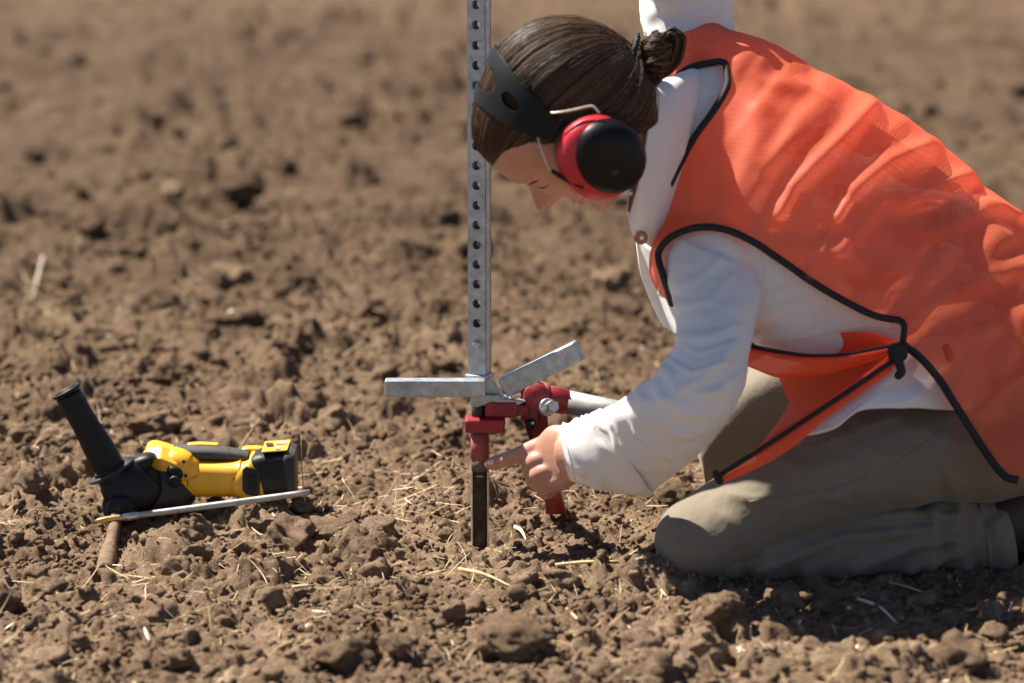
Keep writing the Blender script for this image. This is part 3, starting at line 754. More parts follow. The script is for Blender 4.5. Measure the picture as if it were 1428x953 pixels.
# gear case and right-angle head (black), chuck toward the camera
sl_('gear_case', [(252, 672, DY-.008, 30, .024), (246, 676, DY-.01, 37, .03), (225, 682, DY-.015, 36, .034), (205, 690, DY-.02, 30, .034), (192, 695, DY-.02, 22, .028)], GREYP, n=40, ex=2.4)
sl_('clamp_ring', [(234, 652, DY-.03, 3, .004), (240, 656, DY-.034, 8, .008), (247, 661, DY-.034, 9, .008), (250, 666, DY-.03, 5, .005)], BLK, n=16)
mesh('screw_boss', *cyl(P(246, 668, DY-.03), P(243, 673, DY-.052), .0085, 18, chamfer=.001), BLK, drill)
sl_('angle_head', [(212, 650, DY-.03, 20, .02), (204, 660, DY-.03, 34, .028), (186, 676, DY-.04, 42, .034), (166, 690, DY-.045, 38, .034), (152, 696, DY-.045, 28, .028)], BLK, n=40, ex=3)
sl_('head_cap', [(188, 655, DY-.035, 12, .018), (197, 648, DY-.035, 14, .02), (208, 644, DY-.035, 13, .02), (213, 646, DY-.035, 10, .016)], BLK, n=24, ex=3)
ca = P(172, 700, DY-.035); cb = P(168, 713, DY-.085)
mesh('chuck', *cyl(ca, cb, .026, 32, .021, chamfer=.003), BLK, drill)
mesh('chuck_collar', *cyl(ca+(cb-ca)*.3, ca+(cb-ca)*.6, .0285, 32, chamfer=.002), GREYP, drill)
DUST = simple('dusty_steel_bit', (.19, .13, .085), .95, 0, var=.35, dust=.3, bmp=.8, bscale=250, spec=.1, dist=.002)
ga, gb = P(162, 722, .115), on_ground(145, 795); gb[2] -= .004
bp = [ga, ga+(gb-ga)*.35, ga+(gb-ga)*.5, ga+(gb-ga)*.62, gb]
mesh('drill_bit', *tube(bp, [.009, .0085, .0085, .0115, .0125], 16, 30), DUST, drill)
# side handle
ha, hb = P(168, 678, DY-.05), P(93, 547, DY-.05); hd = hb-ha
mesh('handle_root', *tube([ha, ha+hd*.12, ha+hd*.2], [.024, .026, .026], 28, 12), BLK, drill)
mesh('handle_flange', *cyl(ha+hd*.145, ha+hd*.175, .036, 32, chamfer=.0015), GREYP, drill)
hg_ = np.array([ha+hd*t for t in np.linspace(.17, .97, 40)])
rad = np.array([.0215+.0012*math.sin(t*7) - .003*t for t in np.linspace(0, 1, 40)])
sh = mesh('side_handle', *tube(hg_, rad, 28), BLK, drill)
e0, e1 = ha+hd*.965, ha+hd*1.0; dn = hd/np.linalg.norm(hd)
rr_ = [(.0185, -.004), (.0215, .0), (.0225, .0015), (.0222, .003), (.0195, .0036), (.017, .003), (.016, -.004), (.004, -.006)]
T_, N_, B_ = frames([e0, e1]); t = np.linspace(0, 2*np.pi, 32, endpoint=False)
R = np.array([[e1+dn*z+r*(math.cos(a)*N_[0]+math.sin(a)*B_[0]) for a in t] for r, z in rr_])
mesh('handle_end_cap', *loft(R), BLK, sh)
for j in range(20):
    a = 2*np.pi*j/20; off = (math.cos(a)*N_[0]+math.sin(a)*B_[0])
    mesh('handle_rib', *tube([hg_[i]+off*(rad[i]-.0003) for i in range(3, 36, 4)], .0008, 5), BLK, sh)

# ------------------------------------------------------------------ metal rod
ra, rb = P(132, 727, .08), P(432, 687, .145)
rod = tag(empty('metal_rod', ra), 'thin grey metal rod with brass tip lying in front of the drill', 'rod')
d = rb-ra
mesh('rod_shaft', *tube([ra+d*t for t in np.linspace(.13, 1, 12)], .0046, 14), RODM, rod)
mesh('rod_tip', *tube([ra, ra+d*.02, ra+d*.05, ra+d*.13, ra+d*.14], [.0015, .0035, .0048, .005, .0046], 14), BRASS, rod)
mesh('ferrule', *cyl(ra+d*.13, ra+d*.2, .0058, 14, chamfer=.0006), STEEL, rod)

# ================================================================== PERSON
DS = np.array([0, 1.0, 0])
def ring_px(top, bot, y, phi, b, m=56, shrink=0.0, ex=2.0, dtop=0.0, dbot=0.0):
    """torso section whose outline meets the two pixels (top, bot) in the vertical plane y"""
    A, Bq = P(*top, y), P(*bot, y); c = (A+Bq)/2; e = A-Bq; h = np.linalg.norm(e)/2; e = e/(2*h)
    ph = math.radians(phi); h -= shrink; b = b-shrink
    a = math.sqrt(max((h*h-(b*math.sin(ph))**2), 1e-4))/math.cos(ph)
    Lv = math.cos(ph)*e+math.sin(ph)*DS; Nv = math.sin(ph)*e-math.cos(ph)*DS
    t = np.linspace(0, 2*np.pi, m, endpoint=False); c_, s_ = np.cos(t), np.sin(t)
    c_ = np.sign(c_)*np.abs(c_)**(2/ex); s_ = np.sign(s_)*np.abs(s_)**(2/ex)
    return c + a*c_[:, None]*Lv + b*s_[:, None]*Nv
TV = [((938, 118), (908, 330), -.04, 25, .055), ((985, 44), (908, 408), -.03, 28, .085), ((1070, 62), (1000, 432), -.035, 30, .112), ((1150, 100), (1085, 486), -.04, 31, .128),
      ((1240, 152), (1180, 555), -.04, 34, .135), ((1330, 213), (1288, 690), -.035, 38, .14), ((1428, 297), (1392, 800), -.035, 42, .155), ((1495, 390), (1462, 830), -.035, 45, .165), ((1535, 500), (1512, 830), -.035, 45, .15)]
TS = [((940, 122), (912, 328), -.04, 25, .05), ((985, 50), (915, 400), -.03, 28, .08), ((1070, 68), (1012, 444), -.03, 30, .098), ((1150, 106), (1078, 487), -.03, 31, .108),
      ((1240, 160), (1165, 508), -.025, 33, .106), ((1330, 222), (1258, 560), -.02, 36, .104), ((1420, 306), (1352, 590), -.01, 42, .105), ((1480, 400), (1440, 640), 0, 45, .10)]
def torso(T, n, shrink=0.0): return cr(np.array([ring_px(*q, shrink=shrink) for q in T]), n)
def limb(rings, n, m=40, folds=0, seed=0, amp=.004, sec=None, capend=True, flen=(.03, .09), fw=(.006, .013), lo=0.0, hi=1.0, ex=2.0):
    """rings: (u0, v0, u1, v1, y, depth half) - silhouette pixel pairs; depth y; half thickness in depth"""
    ctl = []
    for u0, v0, u1, v1, y, dp in rings:
        a, b = P(u0, v0, y), P(u1, v1, y); ctl.append(np.concatenate([(a+b)/2, (a-b)/2, [dp]]))
    k = cr(np.array(ctl), n); t = np.linspace(0, 2*np.pi, m, endpoint=False)
    ax = np.gradient(k[:, :3], axis=0); ax /= np.linalg.norm(ax, axis=1)[:, None]
    e = k[:, 3:6]; en = e/np.linalg.norm(e, axis=1)[:, None]; D = np.cross(ax, en); D /= np.linalg.norm(D, axis=1)[:, None]; D = DS*np.ones_like(D)
    cc, ss = np.cos(t), np.sin(t); cc = np.sign(cc)*np.abs(cc)**(2/ex); ss = np.sign(ss)*np.abs(ss)**(2/ex)
    R = k[:, None, :3]+cc[None, :, None]*e[:, None]+(k[:, 6][:, None, None]*ss[None, :, None])*D[:, None]
    if folds:
        L = np.concatenate([[0], np.cumsum(np.linalg.norm(np.diff(k[:, :3], axis=0), axis=1))]); rad = float(np.linalg.norm(e, axis=1).mean())
        X = L[:, None]+0*t[None]; Yt = 0*L[:, None]+t[None]; r = np.random.default_rng(seed); disp = np.zeros((n, m))
        for _ in range(folds):
            x0 = L[-1]*r.uniform(lo, hi); t0 = r.uniform(0, 6.283); a = r.normal()*.55+math.pi/2; ln = r.uniform(*flen); w_ = r.uniform(*fw)
            dx = X-x0; dy = ((Yt-t0+math.pi) % (2*math.pi)-math.pi)*rad
            p = dx*math.cos(a)+dy*math.sin(a); q = -dx*math.sin(a)+dy*math.cos(a)+.25*p*p/ln*r.normal()
            env = np.exp(-(p/ln)**2)
            disp += amp*r.uniform(.4, 1)*env*(np.exp(-(q/w_)**2)-.75*np.exp(-((q-1.9*w_)/(1.3*w_))**2))
        ctr = k[:, None, :3]; dr = R-ctr; R = R+dr/np.linalg.norm(dr, axis=2, keepdims=True)*disp[..., None]
    return R
ARM = [(938, 322, 1062, 372, -.13, .058), (926, 372, 1066, 400, -.16, .062), (938, 425, 1054, 440, -.20, .060), (944, 468, 1046, 484, -.24, .058), (924, 512, 1036, 545, -.27, .057),
       (892, 540, 1003, 600, -.275, .053), (862, 562, 958, 648, -.252, .050), (830, 577, 905, 684, -.20, .048), (806, 588, 852, 682, -.13, .047), (790, 596, 806, 668, -.105, .042)]
FARM = [(905, 110, 1010, 110, .06, .06), (898, 60, 1022, 55, .09, .064), (892, 5, 1022, 5, .10, .064), (890, -60, 1020, -60, .10, .062), (880, -125, 1012, -100, .09, .06), (845, -165, 945, -85, .075, .055), (800, -185, 850, -95, .05, .048), (760, -190, 780, -115, .03, .040)]

# ---- body: one continuous surface -------------------------------------------------
HO = P(800, 170, -.17)                                   # head origin
sc = 1.0/ (FPX/((HO-CAM)@FWD))                           # metres per pixel there
HU = np.array([-.93, 0, .37]); HU /= np.linalg.norm(HU); HF = np.array([-.37, 0, -.93]); HF /= np.linalg.norm(HF); HS = np.array([0, -1.0, 0])
def hp(h, f, s): return HO + sc*(np.multiply.outer(h, HU)+np.multiply.outer(f, HF)) + np.multiply.outer(s, HS)
def tab(h, T): T = np.array(T, float); return np.interp(h, T[:, 0], T[:, 1])
FACE_F = [(-98, 70), (-94, 92), (-88, 101), (-80, 103), (-72, 98), (-66, 96), (-58, 102), (-52, 104), (-47, 102), (-42, 106), (-36, 103), (-28, 101), (-16, 103), (0, 104), (16, 103), (26, 101), (36, 107), (46, 109), (60, 107), (78, 100), (95, 88), (108, 76), (120, 56), (128, 30), (132, 8)]
HEAD_B = [(-98, 20), (-94, 0), (-80, -20), (-60, -45), (-45, -75), (-20, -100), (10, -118), (50, -118), (85, -98), (110, -70), (125, -40), (132, -8)]
HEAD_W = [(-98, .020), (-92, .030), (-80, .044), (-60, .054), (-40, .059), (-10, .066), (20, .071), (50, .074), (80, .070), (105, .058), (122, .038), (132, .012)]
hh = np.linspace(-98, 132, 150); tt = np.linspace(0, 2*np.pi, 96, endpoint=False)
Hh, Tt = np.meshgrid(hh, tt, indexing='ij'); ff = tab(hh, FACE_F)[:, None]; fb = tab(hh, HEAD_B)[:, None]; wd = tab(hh, HEAD_W)[:, None]
k3 = np.ones(5)/5
c_, s_ = np.cos(Tt), np.sin(Tt); mid = np.minimum(ff-60, 5)
fr_ = np.where(c_ > 0, mid+(ff-mid)*np.abs(c_)**.9, mid+(mid-fb)*-np.abs(c_)**.95); sd = wd*np.sign(s_)*np.abs(s_)**.88
front = c_ > 0
ga = lambda x, m, w_: np.exp(-((x-m)/w_)**2)
nose = tab(Hh, [(-34, 0), (-27, 0), (-20, 12), (-12, 24), (-4, 32), (2, 31), (10, 22), (20, 11), (30, 3), (36, 0)])
fr_ = fr_ + front*(nose*ga(sd, 0, .0105) + 5*ga(Hh, -8, 8)*ga(np.abs(sd), .013, .006)*1.6)
for sg in (-1, 1):
    fr_ = fr_ - front*(11*ga(Hh, 22, 12)*ga(sd, sg*.031, .014)) + front*(5*ga(Hh, 21, 7)*ga(sd, sg*.031, .010)) + front*(3*ga(Hh, -5, 16)*ga(sd, sg*.042, .014)) + front*(3*ga(Hh, 40, 7)*ga(sd, sg*.026, .018))
fr_ = fr_ + front*(3.5*ga(Hh, -43, 3.2)*ga(sd, 0, .017) + 3.5*ga(Hh, -53, 3.8)*ga(sd, 0, .016) - 4*ga(Hh, -47.5, 1.8)*ga(sd, 0, .021))
head = loft(hp(0, 0, 0)+sc*(Hh[..., None]*HU+fr_[..., None]*HF)+sd[..., None]*HS)
neck = tube([hp(-20, -15, 0), hp(-70, -22, 0), P(905, 222, -.085), P(960, 225, -.01)], [.045, .040, .038, .045], 28, 24)
btor = loft(torso(TS, 40, .026))
barm = loft(limb([(a+(c-a)*.2, b+(d-b)*.2, c-(c-a)*.2, d-(d-b)*.2, y, dp*.62) for a, b, c, d, y, dp in ARM], 50))
bfar = loft(limb([(a+(c-a)*.2, b+(d-b)*.2, c-(c-a)*.2, d-(d-b)*.2, y, dp*.62) for a, b, c, d, y, dp in FARM], 50))
# near hand
wr = tube([P(838, 631, -.165), P(808, 632, -.112), P(790, 634, -.092)], [.026, .0275, .030], 24, 16, flat=.8)
def handplate(rs, n=24, m=28, ex=2.6):
    k = cr(np.array([[*P(u0, v0, y), *P(u1, v1, y2), d] for u0, v0, y, u1, v1, y2, d in rs]), n); A, B_, d = k[:, :3], k[:, 3:6], k[:, 6]
    c = (A+B_)/2; e = (A-B_)/2; ax = np.gradient(c, axis=0); D = np.cross(ax, e); D /= np.linalg.norm(D, axis=1)[:, None]
    t = np.linspace(0, 2*np.pi, m, endpoint=False); cc, ss = np.cos(t), np.sin(t); cc = np.sign(cc)*np.abs(cc)**(2/ex); ss = np.sign(ss)*np.abs(ss)**(2/ex)
    return loft(c[:, None]+cc[None, :, None]*e[:, None]+(d[:, None]*ss[None])[..., None]*D[:, None])
palm = handplate([(800, 600, -.085, 808, 664, -.105, .021), (786, 592, -.072, 799, 676, -.098, .020), (768, 594, -.062, 781, 686, -.088, .018), (752, 610, -.056, 764, 682, -.076, .015), (742, 621, -.052, 752, 672, -.068, .011)])
fing = [tube([P(772, 612, -.062), P(745, 626, -.056), P(724, 634, -.046), P(703, 642, -.034), P(690, 645.5, -.026), P(683, 647.5, -.022)], [.012, .0128, .0112, .0102, .0094, .0078], 20, 40, round_ends=True),
        tube([P(768, 638, -.074), P(746, 643, -.068), P(737, 651, -.050), P(742, 660, -.030), P(757, 656, -.026)], [.012, .0125, .0105, .0098, .008], 18, 30, round_ends=True),
        tube([P(774, 655, -.084), P(753, 660, -.078), P(743, 668, -.058), P(750, 676, -.038), P(764, 668, -.034)], [.012, .0122, .0102, .0095, .008], 18, 30, round_ends=True),
        tube([P(782, 668, -.092), P(766, 675, -.084), P(756, 682, -.066), P(763, 688, -.048), P(776, 680, -.046)], [.011, .0112, .0092, .0086, .0072], 18, 30, round_ends=True),
        tube([P(800, 614, -.07), P(780, 612, -.042), P(757, 622, -.026), P(738, 638, -.022)], [.016, .014, .0118, .009], 18, 30, round_ends=True)]
# far hand, gripping the post above the frame
fh = []
hc = pc*[1, 1, 0]+EZ*P(668, -150, 0)[2]
for k in range(4):
    z = hc[2]+.03-.021*k; rr = .0245
    fh.append(tube([hc*[1, 1, 0]+np.array([.035, .02, z])] + [hc*[1, 1, 0]+np.array([rr*math.cos(a), rr*math.sin(a), z-.002*j]) for j, a in enumerate(np.radians([20, -30, -80, -130, -180, -220]))], [.0105]*3+[.010, .0096, .009, .0075], 16, 30, round_ends=True))
fh.append(tube([hc+np.array([.05, .03, .02]), hc+np.array([.025, .03, .045]), hc+np.array([-.005, .029, .05]), hc+np.array([-.025, .018, .05])], [.014, .0125, .011, .009], 16, 24, round_ends=True))
fh.append(ellipsoid(hc+np.array([.052, .022, .0]), (.036, 0, .004), (0, .018, 0), (0, 0, .046)))
fh.append(tube([hc+np.array([.06, .022, 0]), P(770, -152, .03), P(800, -145, .05)], [.03, .028, .03], 20, 12))
# legs under the trousers
bleg = [tube([P(968, 748, -.165), P(1150, 665, -.15), P(1370, 600, -.11)], [.04, .05, .06], 20, 14), tube([P(985, 752, -.165), P(1200, 752, -.16), P(1400, 745, -.15)], [.028, .03, .026], 20, 14),
        tube([P(1045, 630, .2), P(1200, 560, .15), P(1360, 540, .1)], [.05, .058, .07], 20, 14), tube([P(1045, 640, .2), P(1200, 660, .2), P(1400, 670, .2)], [.045, .045, .034], 20, 14)]
BV, BF = remesh([head, neck, btor, barm, bfar, wr, palm] + fing + fh + bleg, .0023, 3, .5)
person = tag(mesh('person', BV, BF, SKIN), 'kneeling person in orange mesh vest, white shirt and khaki trousers pointing at the probe', 'person')
bu, bv_ = proj(BV); fl = np.zeros(len(BV), np.float32)
q = BV-HO; hq = q@HU/sc; fq = q@HF/sc; sq = q@HS
fl += (ga(hq, -48, 6.5)*ga(sq, 0, .021)*(fq > 88)*.75).astype(np.float32)
fl += (.35*ga(hq, 0, 14)*ga(sq, 0, .014)*(fq > 118)).astype(np.float32) + (.22*ga(hq, -10, 22)*ga(np.abs(sq), .045, .02)*(fq > 40)).astype(np.float32)
hm = (bu < 800) & (bv_ > 580) & (bv_ < 700)
for (a, b, w_) in ((743, 628, 9), (742, 648, 8), (750, 664, 8), (762, 678, 7), (683, 647, 8), (708, 641, 6)):
    fl += (hm*.35*np.exp(-((bu-a)**2+(bv_-b)**2)/w_**2)).astype(np.float32)
at = person.data.attributes.new('flush', 'FLOAT', 'POINT'); at.data.foreach_set('value', np.clip(fl, 0, 1))
BT = bvh(BV, BF)
def cast(T, u, v, off=0.0):
    d = ray(u, v); h = T.ray_cast(Vector(CAM), Vector(d))
    if h[0] is None: return None
    return np.array(h[0])-d*off
def on_surface(T, L, off, n=None):
    L = cr(np.array(L, float), n) if n else L; o = []
    for u, v in L:
        p = cast(T, u, v, off)
        if p is not None: o.append(p)
    return o
def feature(name, px, r, mat, T=BT, off=.0, flat=.5, n=14, taper=True, parent=None):
    p = on_surface(T, px, off, n)
    if len(p) < 3: return None
    rr = r*np.sin(np.linspace(.25, math.pi-.25, len(p))) if taper else r
    return mesh(name, *tube(p, rr, 6), mat, parent or person)
feature('eyebrow', [(722, 259.5), (730, 259), (740, 256.5), (752, 251)], .0016, BROW, off=-.0006)
feature('eyelashes', [(748, 261), (754, 262.5), (760, 261.5), (766, 257)], .0011, BROW, off=-.0002)
feature('mouth_line', [(790, 292.5), (797, 294.5), (805, 294.5), (813, 291)], .0008, simple('lip_line', (.2, .05, .045), .5, bmp=0), off=-.0003)
p = on_surface(BT, [(680.5, 646), (685, 645), (689, 644.5)], .0003)
NAIL = simple('fingernail', (.72, .48, .42), .22, var=.04, bmp=0)
if len(p) == 3: mesh('fingernail', *tube(p, [.003, .0042, .0036], 10, 8, flat=1.0), NAIL, person)
ep = cast(BT, 878, 268)
mesh('earring', *ellipsoid(P(880, 269, -.185), (.0032, 0, 0), (0, .0032, 0), (0, 0, .0032), 8, 12), PEARL, person)

VP = [(925, 118), (940, 110), (960, 96), (985, 89), (1009, 87), (1014, 105), (1013, 124), (993, 158), (974, 184), (959, 208), (945, 235), (934, 258), (915, 300), (905, 335), (902, 352), (903, 372), (908, 390), (917, 408), (937, 424), (931, 404), (925, 385), (918, 362), (920, 348), (935, 331), (960, 320), (980, 317), (1000, 318), (1020, 323), (1040, 332), (1060, 343), (1080, 357), (1105, 374), (1130, 392), (1165, 413), (1200, 432), (1222, 441), (1240, 445), (1256, 447), (1261, 455), (1260, 470), (1262, 484), (1275, 492), (1290, 506), (1310, 530), (1330, 561), (1352, 596), (1372, 627), (1390, 652), (1404, 666), (1420, 670), (1480, 650), (1600, 560), (1600, 200), (1300, -60), (900, -80), (880, 40), (880, 118)]
# ---- shirt ---------------------------------------------------------------------
TSR = torso(TS, 90)
q = TSR.reshape(-1, 3); pu, pv = proj(q); nn = vnormals(*[np.asarray(x) for x in (q, np.array(gridfaces(90, 56)))])
dsp = .0035*fbm(pu/70+.6*pv/70, pv/26, oct=3, seed=81)
TSR = (q + (q-TSR.mean(1).repeat(56, 0))/.12*dsp[:, None]).reshape(TSR.shape)
armR = limb(ARM, 150, 72, 15, 5, .0048, flen=(.025, .07), fw=(.006, .012), lo=.18, hi=.97)
farR = limb(FARM, 140, 72, 44, 9, .008, flen=(.02, .07), fw=(.005, .010), lo=.05, hi=.95)
shoulder = ellipsoid(P(992, 368, -.125), (.068, 0, 0), (0, .06, 0), (0, 0, .062))
fshould = ellipsoid(P(965, 82, .07), (.062, 0, 0), (0, .055, 0), (0, 0, .045))
SV, SF = remesh([loft(TSR), loft(armR), loft(farR), shoulder, fshould], .0042, 3, .5)
sn = vnormals(SV, SF); su, sv = proj(SV)
arm_axis = [(990, 350), (990, 440), (965, 545), (900, 600), (800, 632)]
SV = SV + sn*(.0011*fbm(SV[:, 0]*32, SV[:, 1]*32, SV[:, 2]*60, oct=3, seed=83, gain=.55))[:, None]
# creases seen on the near sleeve
facing = np.einsum('ij,ij->i', sn, CAM-SV) > 0
for pts, wpx, am in (([(935, 470), (985, 470), (1030, 455)], 6, .004), ([(945, 400), (975, 388), (1005, 360)], 5, .0028), ([(945, 428), (990, 420), (1020, 385)], 5, .0028), ([(925, 515), (945, 545), (990, 520), (1025, 480)], 7, .006),
                     ([(890, 545), (905, 585), (950, 610), (985, 600)], 6, .006), ([(855, 570), (868, 620), (905, 655)], 6, .005), ([(1058, 400), (1056, 440), (1044, 490)], 5, .004), ([(1090, 470), (1140, 445), (1200, 440)], 7, .004), ([(1075, 430), (1120, 425)], 6, .003), ([(940, 560), (975, 560), (1000, 545)], 6, .004), ([(905, 560), (925, 590), (965, 612)], 3.5, .0045), ([(875, 575), (890, 610), (935, 640)], 3.5, .0045), ([(850, 590), (862, 640), (890, 672)], 3.5, .004), ([(930, 500), (965, 520), (1015, 505)], 3.5, .005), ([(948, 480), (975, 492), (1020, 478)], 3, .004), ([(1035, 520), (1000, 545), (960, 550)], 3.5, .0045), ([(1085, 455), (1130, 432), (1180, 428)], 4, .004), ([(1065, 420), (1100, 400), (1110, 380)], 4, .0035), ([(1120, 470), (1180, 452), (1240, 455)], 4, .0035)):
    d = line_d(su, sv, pts); SV = SV+sn*(facing*am*.55*(np.exp(-(d/wpx)**2)-.5*np.exp(-((d-2.2*wpx)/(1.4*wpx))**2)))[:, None]
ins = np.where((su < 1032) & (sv < 52), -50, poly_sd(su, sv, VP)); SV = SV - sn*(.024*np.clip(ins/12+.2, 0, 1))[:, None]
shirt = mesh('shirt', SV, SF, WHITE, person)
sT = bvh(SV, SF)
for L in ([(1056, 345), (1068, 385), (1064, 430), (1047, 478)], [(1060, 478), (1120, 470), (1200, 455), (1250, 458)]):
    p = on_surface(sT, L, .0001, 40)
    if len(p) > 5: mesh('shirt_seam', *tube(p, .0014, 5), WHITE, shirt)
# cuff: wide, loose, open at the wrist
def openloft(R, thick, name, mat, parent):
    n, m = R.shape[:2]; o = mesh(name, R.reshape(-1, 3), gridfaces(n, m), mat, parent); fixn(o)
    s = o.modifiers.new('s', 'SOLIDIFY'); s.thickness = thick; s.offset = 1; return o
cu = limb([(838, 571, 912, 689, -.205, .053), (826, 576, 893, 690, -.185, .052), (806, 585, 850, 685, -.134, .050), (784, 594, 800, 671, -.104, .044), (780, 597, 795, 668, -.101, .043)], 44, 72, 16, 21, .0035, flen=(.015, .04), fw=(.004, .008))
cuff = openloft(cu, .0016, 'cuff', WHITE, shirt)
for k in (3, 31):                                             # stitched edge of the cuff
    mesh('cuff_seam', *tube(np.vstack([cu[k], cu[k][:1]])*1.0, .0011, 5), WHITE, cuff)
fcu = limb([(800, -187, 850, -93, .05, .05), (770, -192, 800, -108, .035, .044), (750, -192, 772, -112, .028, .042)], 20, 48, 8, 22, .003)
openloft(fcu, .0016, 'cuff', WHITE, shirt)
# collar and front placket
ck = [ring_px(t, b_, y, ph, bb, 64) for t, b_, y, ph, bb in (((1012, 84), (940, 340), -.0, 25, .056), ((985, 94), (918, 338), -.035, 22, .066), ((950, 106), (899, 333), -.09, 20, .076), ((922, 115), (884, 324), -.12, 18, .080), ((908, 121), (877, 298), -.135, 18, .079))]
ck = cr(np.array(ck), 26)
collar = openloft(ck, .002, 'collar', WHITE, shirt)
cb_ = bvh(ck.reshape(-1, 3), gridfaces(26, 64))
p = on_surface(cb_, [(952, 124), (950, 160), (946, 200), (938, 245), (928, 280)], .0004, 20)
if len(p) > 4: mesh('collar_seam', *tube(p, .0022, 6), WHITE, collar)
plk = patch([[(884, 300, -.03), (896, 335, -.04), (916, 350, -.10)], [(889, 345, -.01), (905, 370, -.02), (930, 390, -.09)], [(895, 385, .0), (915, 405, -.01), (940, 425, -.09)], [(911, 428, .0), (928, 440, -.01), (948, 455, -.09)], [(926, 456, .0), (938, 462, -.01), (955, 475, -.09)]], 30, 14)
o = mesh('placket', plk.reshape(-1, 3), gridfaces(30, 14, False), WHITE, shirt); o.modifiers.new('s', 'SOLIDIFY').thickness = .002
o = mesh('button', *loft(np.array([[P(894, 332, -.17)+np.array([r*math.cos(a), z, r*math.sin(a)]) for a in np.linspace(0, 6.283, 20, endpoint=False)] for r, z in ((.0085, .002), (.0092, 0), (.0088, -.002), (.006, -.0024), (.004, -.0014), (.001, -.0014))])), BTN, shirt)
mesh('thread', *ellipsoid(P(895, 332, -.174), (.0028, 0, 0), (0, .0016, 0), (0, 0, .0028), 8, 10), PEARL, o)
# shirt tail below the tie
tail = patch([[(1100, 596, -.215), (1150, 566, -.205), (1205, 528, -.190), (1262, 480, -.160), (1320, 470, -.13), (1370, 490, -.12)],
              [(1102, 601, -.225), (1155, 574, -.218), (1212, 538, -.208), (1268, 508, -.185), (1322, 510, -.16), (1375, 530, -.145)],
              [(1105, 606, -.234), (1162, 588, -.232), (1220, 552, -.226), (1280, 546, -.208), (1330, 550, -.185), (1380, 560, -.165)],
              [(1112, 609, -.238), (1160, 598, -.240), (1200, 571, -.238), (1270, 567, -.222), (1330, 571, -.195), (1380, 574, -.17)],
              [(1118, 607, -.228), (1165, 594, -.230), (1204, 566, -.228), (1270, 562, -.212), (1330, 566, -.185), (1380, 570, -.16)]], 40, 60)
q = tail.reshape(-1, 3); pu, pv = proj(q)
dd = .006*np.exp(-(line_d(pu, pv, [(1290, 470), (1240, 520), (1165, 585)])/12)**2)+.005*np.exp(-(line_d(pu, pv, [(1330, 500), (1300, 540), (1260, 560)])/10)**2)+.002*fbm(pu/25, pv/25, oct=2, seed=86)
q = q - dd[:, None]*np.array([0, 1, 0])
o = mesh('shirt_tail', q, gridfaces(40, 60, False), WHITE, shirt); o.modifiers.new('s', 'SOLIDIFY').thickness = .0015

# ---- trousers ------------------------------------------------------------------
TH = [(912, 762, 930, 790, -.165, .030), (916, 738, 958, 801, -.165, .058), (932, 712, 1000, 803, -.165, .068), (965, 690, 1040, 790, -.165, .072), (1003, 666, 1075, 768, -.162, .075), (1085, 620, 1150, 738, -.155, .080), (1185, 575, 1245, 712, -.145, .085), (1300, 552, 1345, 696, -.13, .088), (1400, 520, 1440, 694, -.11, .09), (1480, 500, 1510, 690, -.09, .08)]
SH = [(985, 740, 1000, 806, -.172, .045), (1040, 730, 1040, 808, -.17, .055), (1120, 715, 1120, 806, -.165, .058), (1210, 700, 1210, 802, -.16, .056), (1290, 690, 1300, 800, -.155, .052), (1345, 690, 1368, 798, -.150, .05), (1385, 706, 1402, 792, -.142, .042)]
TF = [(975, 640, 988, 690, .2, .055), (972, 605, 1010, 695, .2, .06), (1000, 560, 1060, 690, .2, .068), (1040, 520, 1110, 650, .19, .074), (1120, 480, 1190, 620, .165, .08), (1250, 430, 1320, 590, .12, .085), (1380, 400, 1440, 570, .08, .085)]
SHF = [(990, 640, 1000, 700, .21, .05), (1100, 620, 1100, 705, .21, .058), (1250, 620, 1250, 705, .2, .055), (1370, 630, 1370, 700, .2, .048)]
thR = limb(TH, 150, 64, 20, 31, .0042, flen=(.05, .12), fw=(.008, .016), lo=.15)
shR = limb(SH, 110, 64, 26, 33, .0052, flen=(.05, .11), fw=(.007, .014))
pel = ellipsoid(P(1425, 515, .03), (.095, 0, 0), (0, .135, 0), (0, 0, .10))
V, F = join([loft(thR), loft(shR), loft(limb(TF, 80, 64, 12, 35, .003, ex=4.5)), loft(limb(SHF, 60, 48, 8, 36, .003, ex=3)), pel])
tv, tf = remesh([loft(thR)], .005, 1); pu, pv = proj(tv); tn = vnormals(tv, tf); fc = np.einsum('ij,ij->i', tn, CAM-tv) > 0
for pts, wpx, am in (([(950, 745), (972, 758), (995, 768)], 4, -.003), ([(940, 765), (968, 775), (1000, 780)], 5, .0025), ([(1060, 640), (1130, 655), (1190, 645)], 9, .003), ([(1150, 600), (1230, 640), (1290, 640)], 10, .003), ([(1280, 600), (1340, 620)], 9, .004), ([(1020, 692), (1100, 706), (1190, 684)], 7, .0045), ([(1090, 640), (1150, 690), (1180, 700)], 6, .004), ([(1010, 720), (1040, 745), (1060, 770)], 6, .003), ([(1200, 590), (1220, 640), (1210, 690)], 9, .0045), ([(1330, 580), (1310, 630), (1330, 680)], 9, .005), ([(1120, 625), (1180, 610), (1250, 580)], 6, .0045)):
    tv = tv+tn*(fc*am*np.exp(-(line_d(pu, pv, pts)/wpx)**2))[:, None]
sv_, sf_ = remesh([loft(shR)], .005, 1); pu, pv = proj(sv_); tn = vnormals(sv_, sf_); fc = np.einsum('ij,ij->i', tn, CAM-sv_) > 0
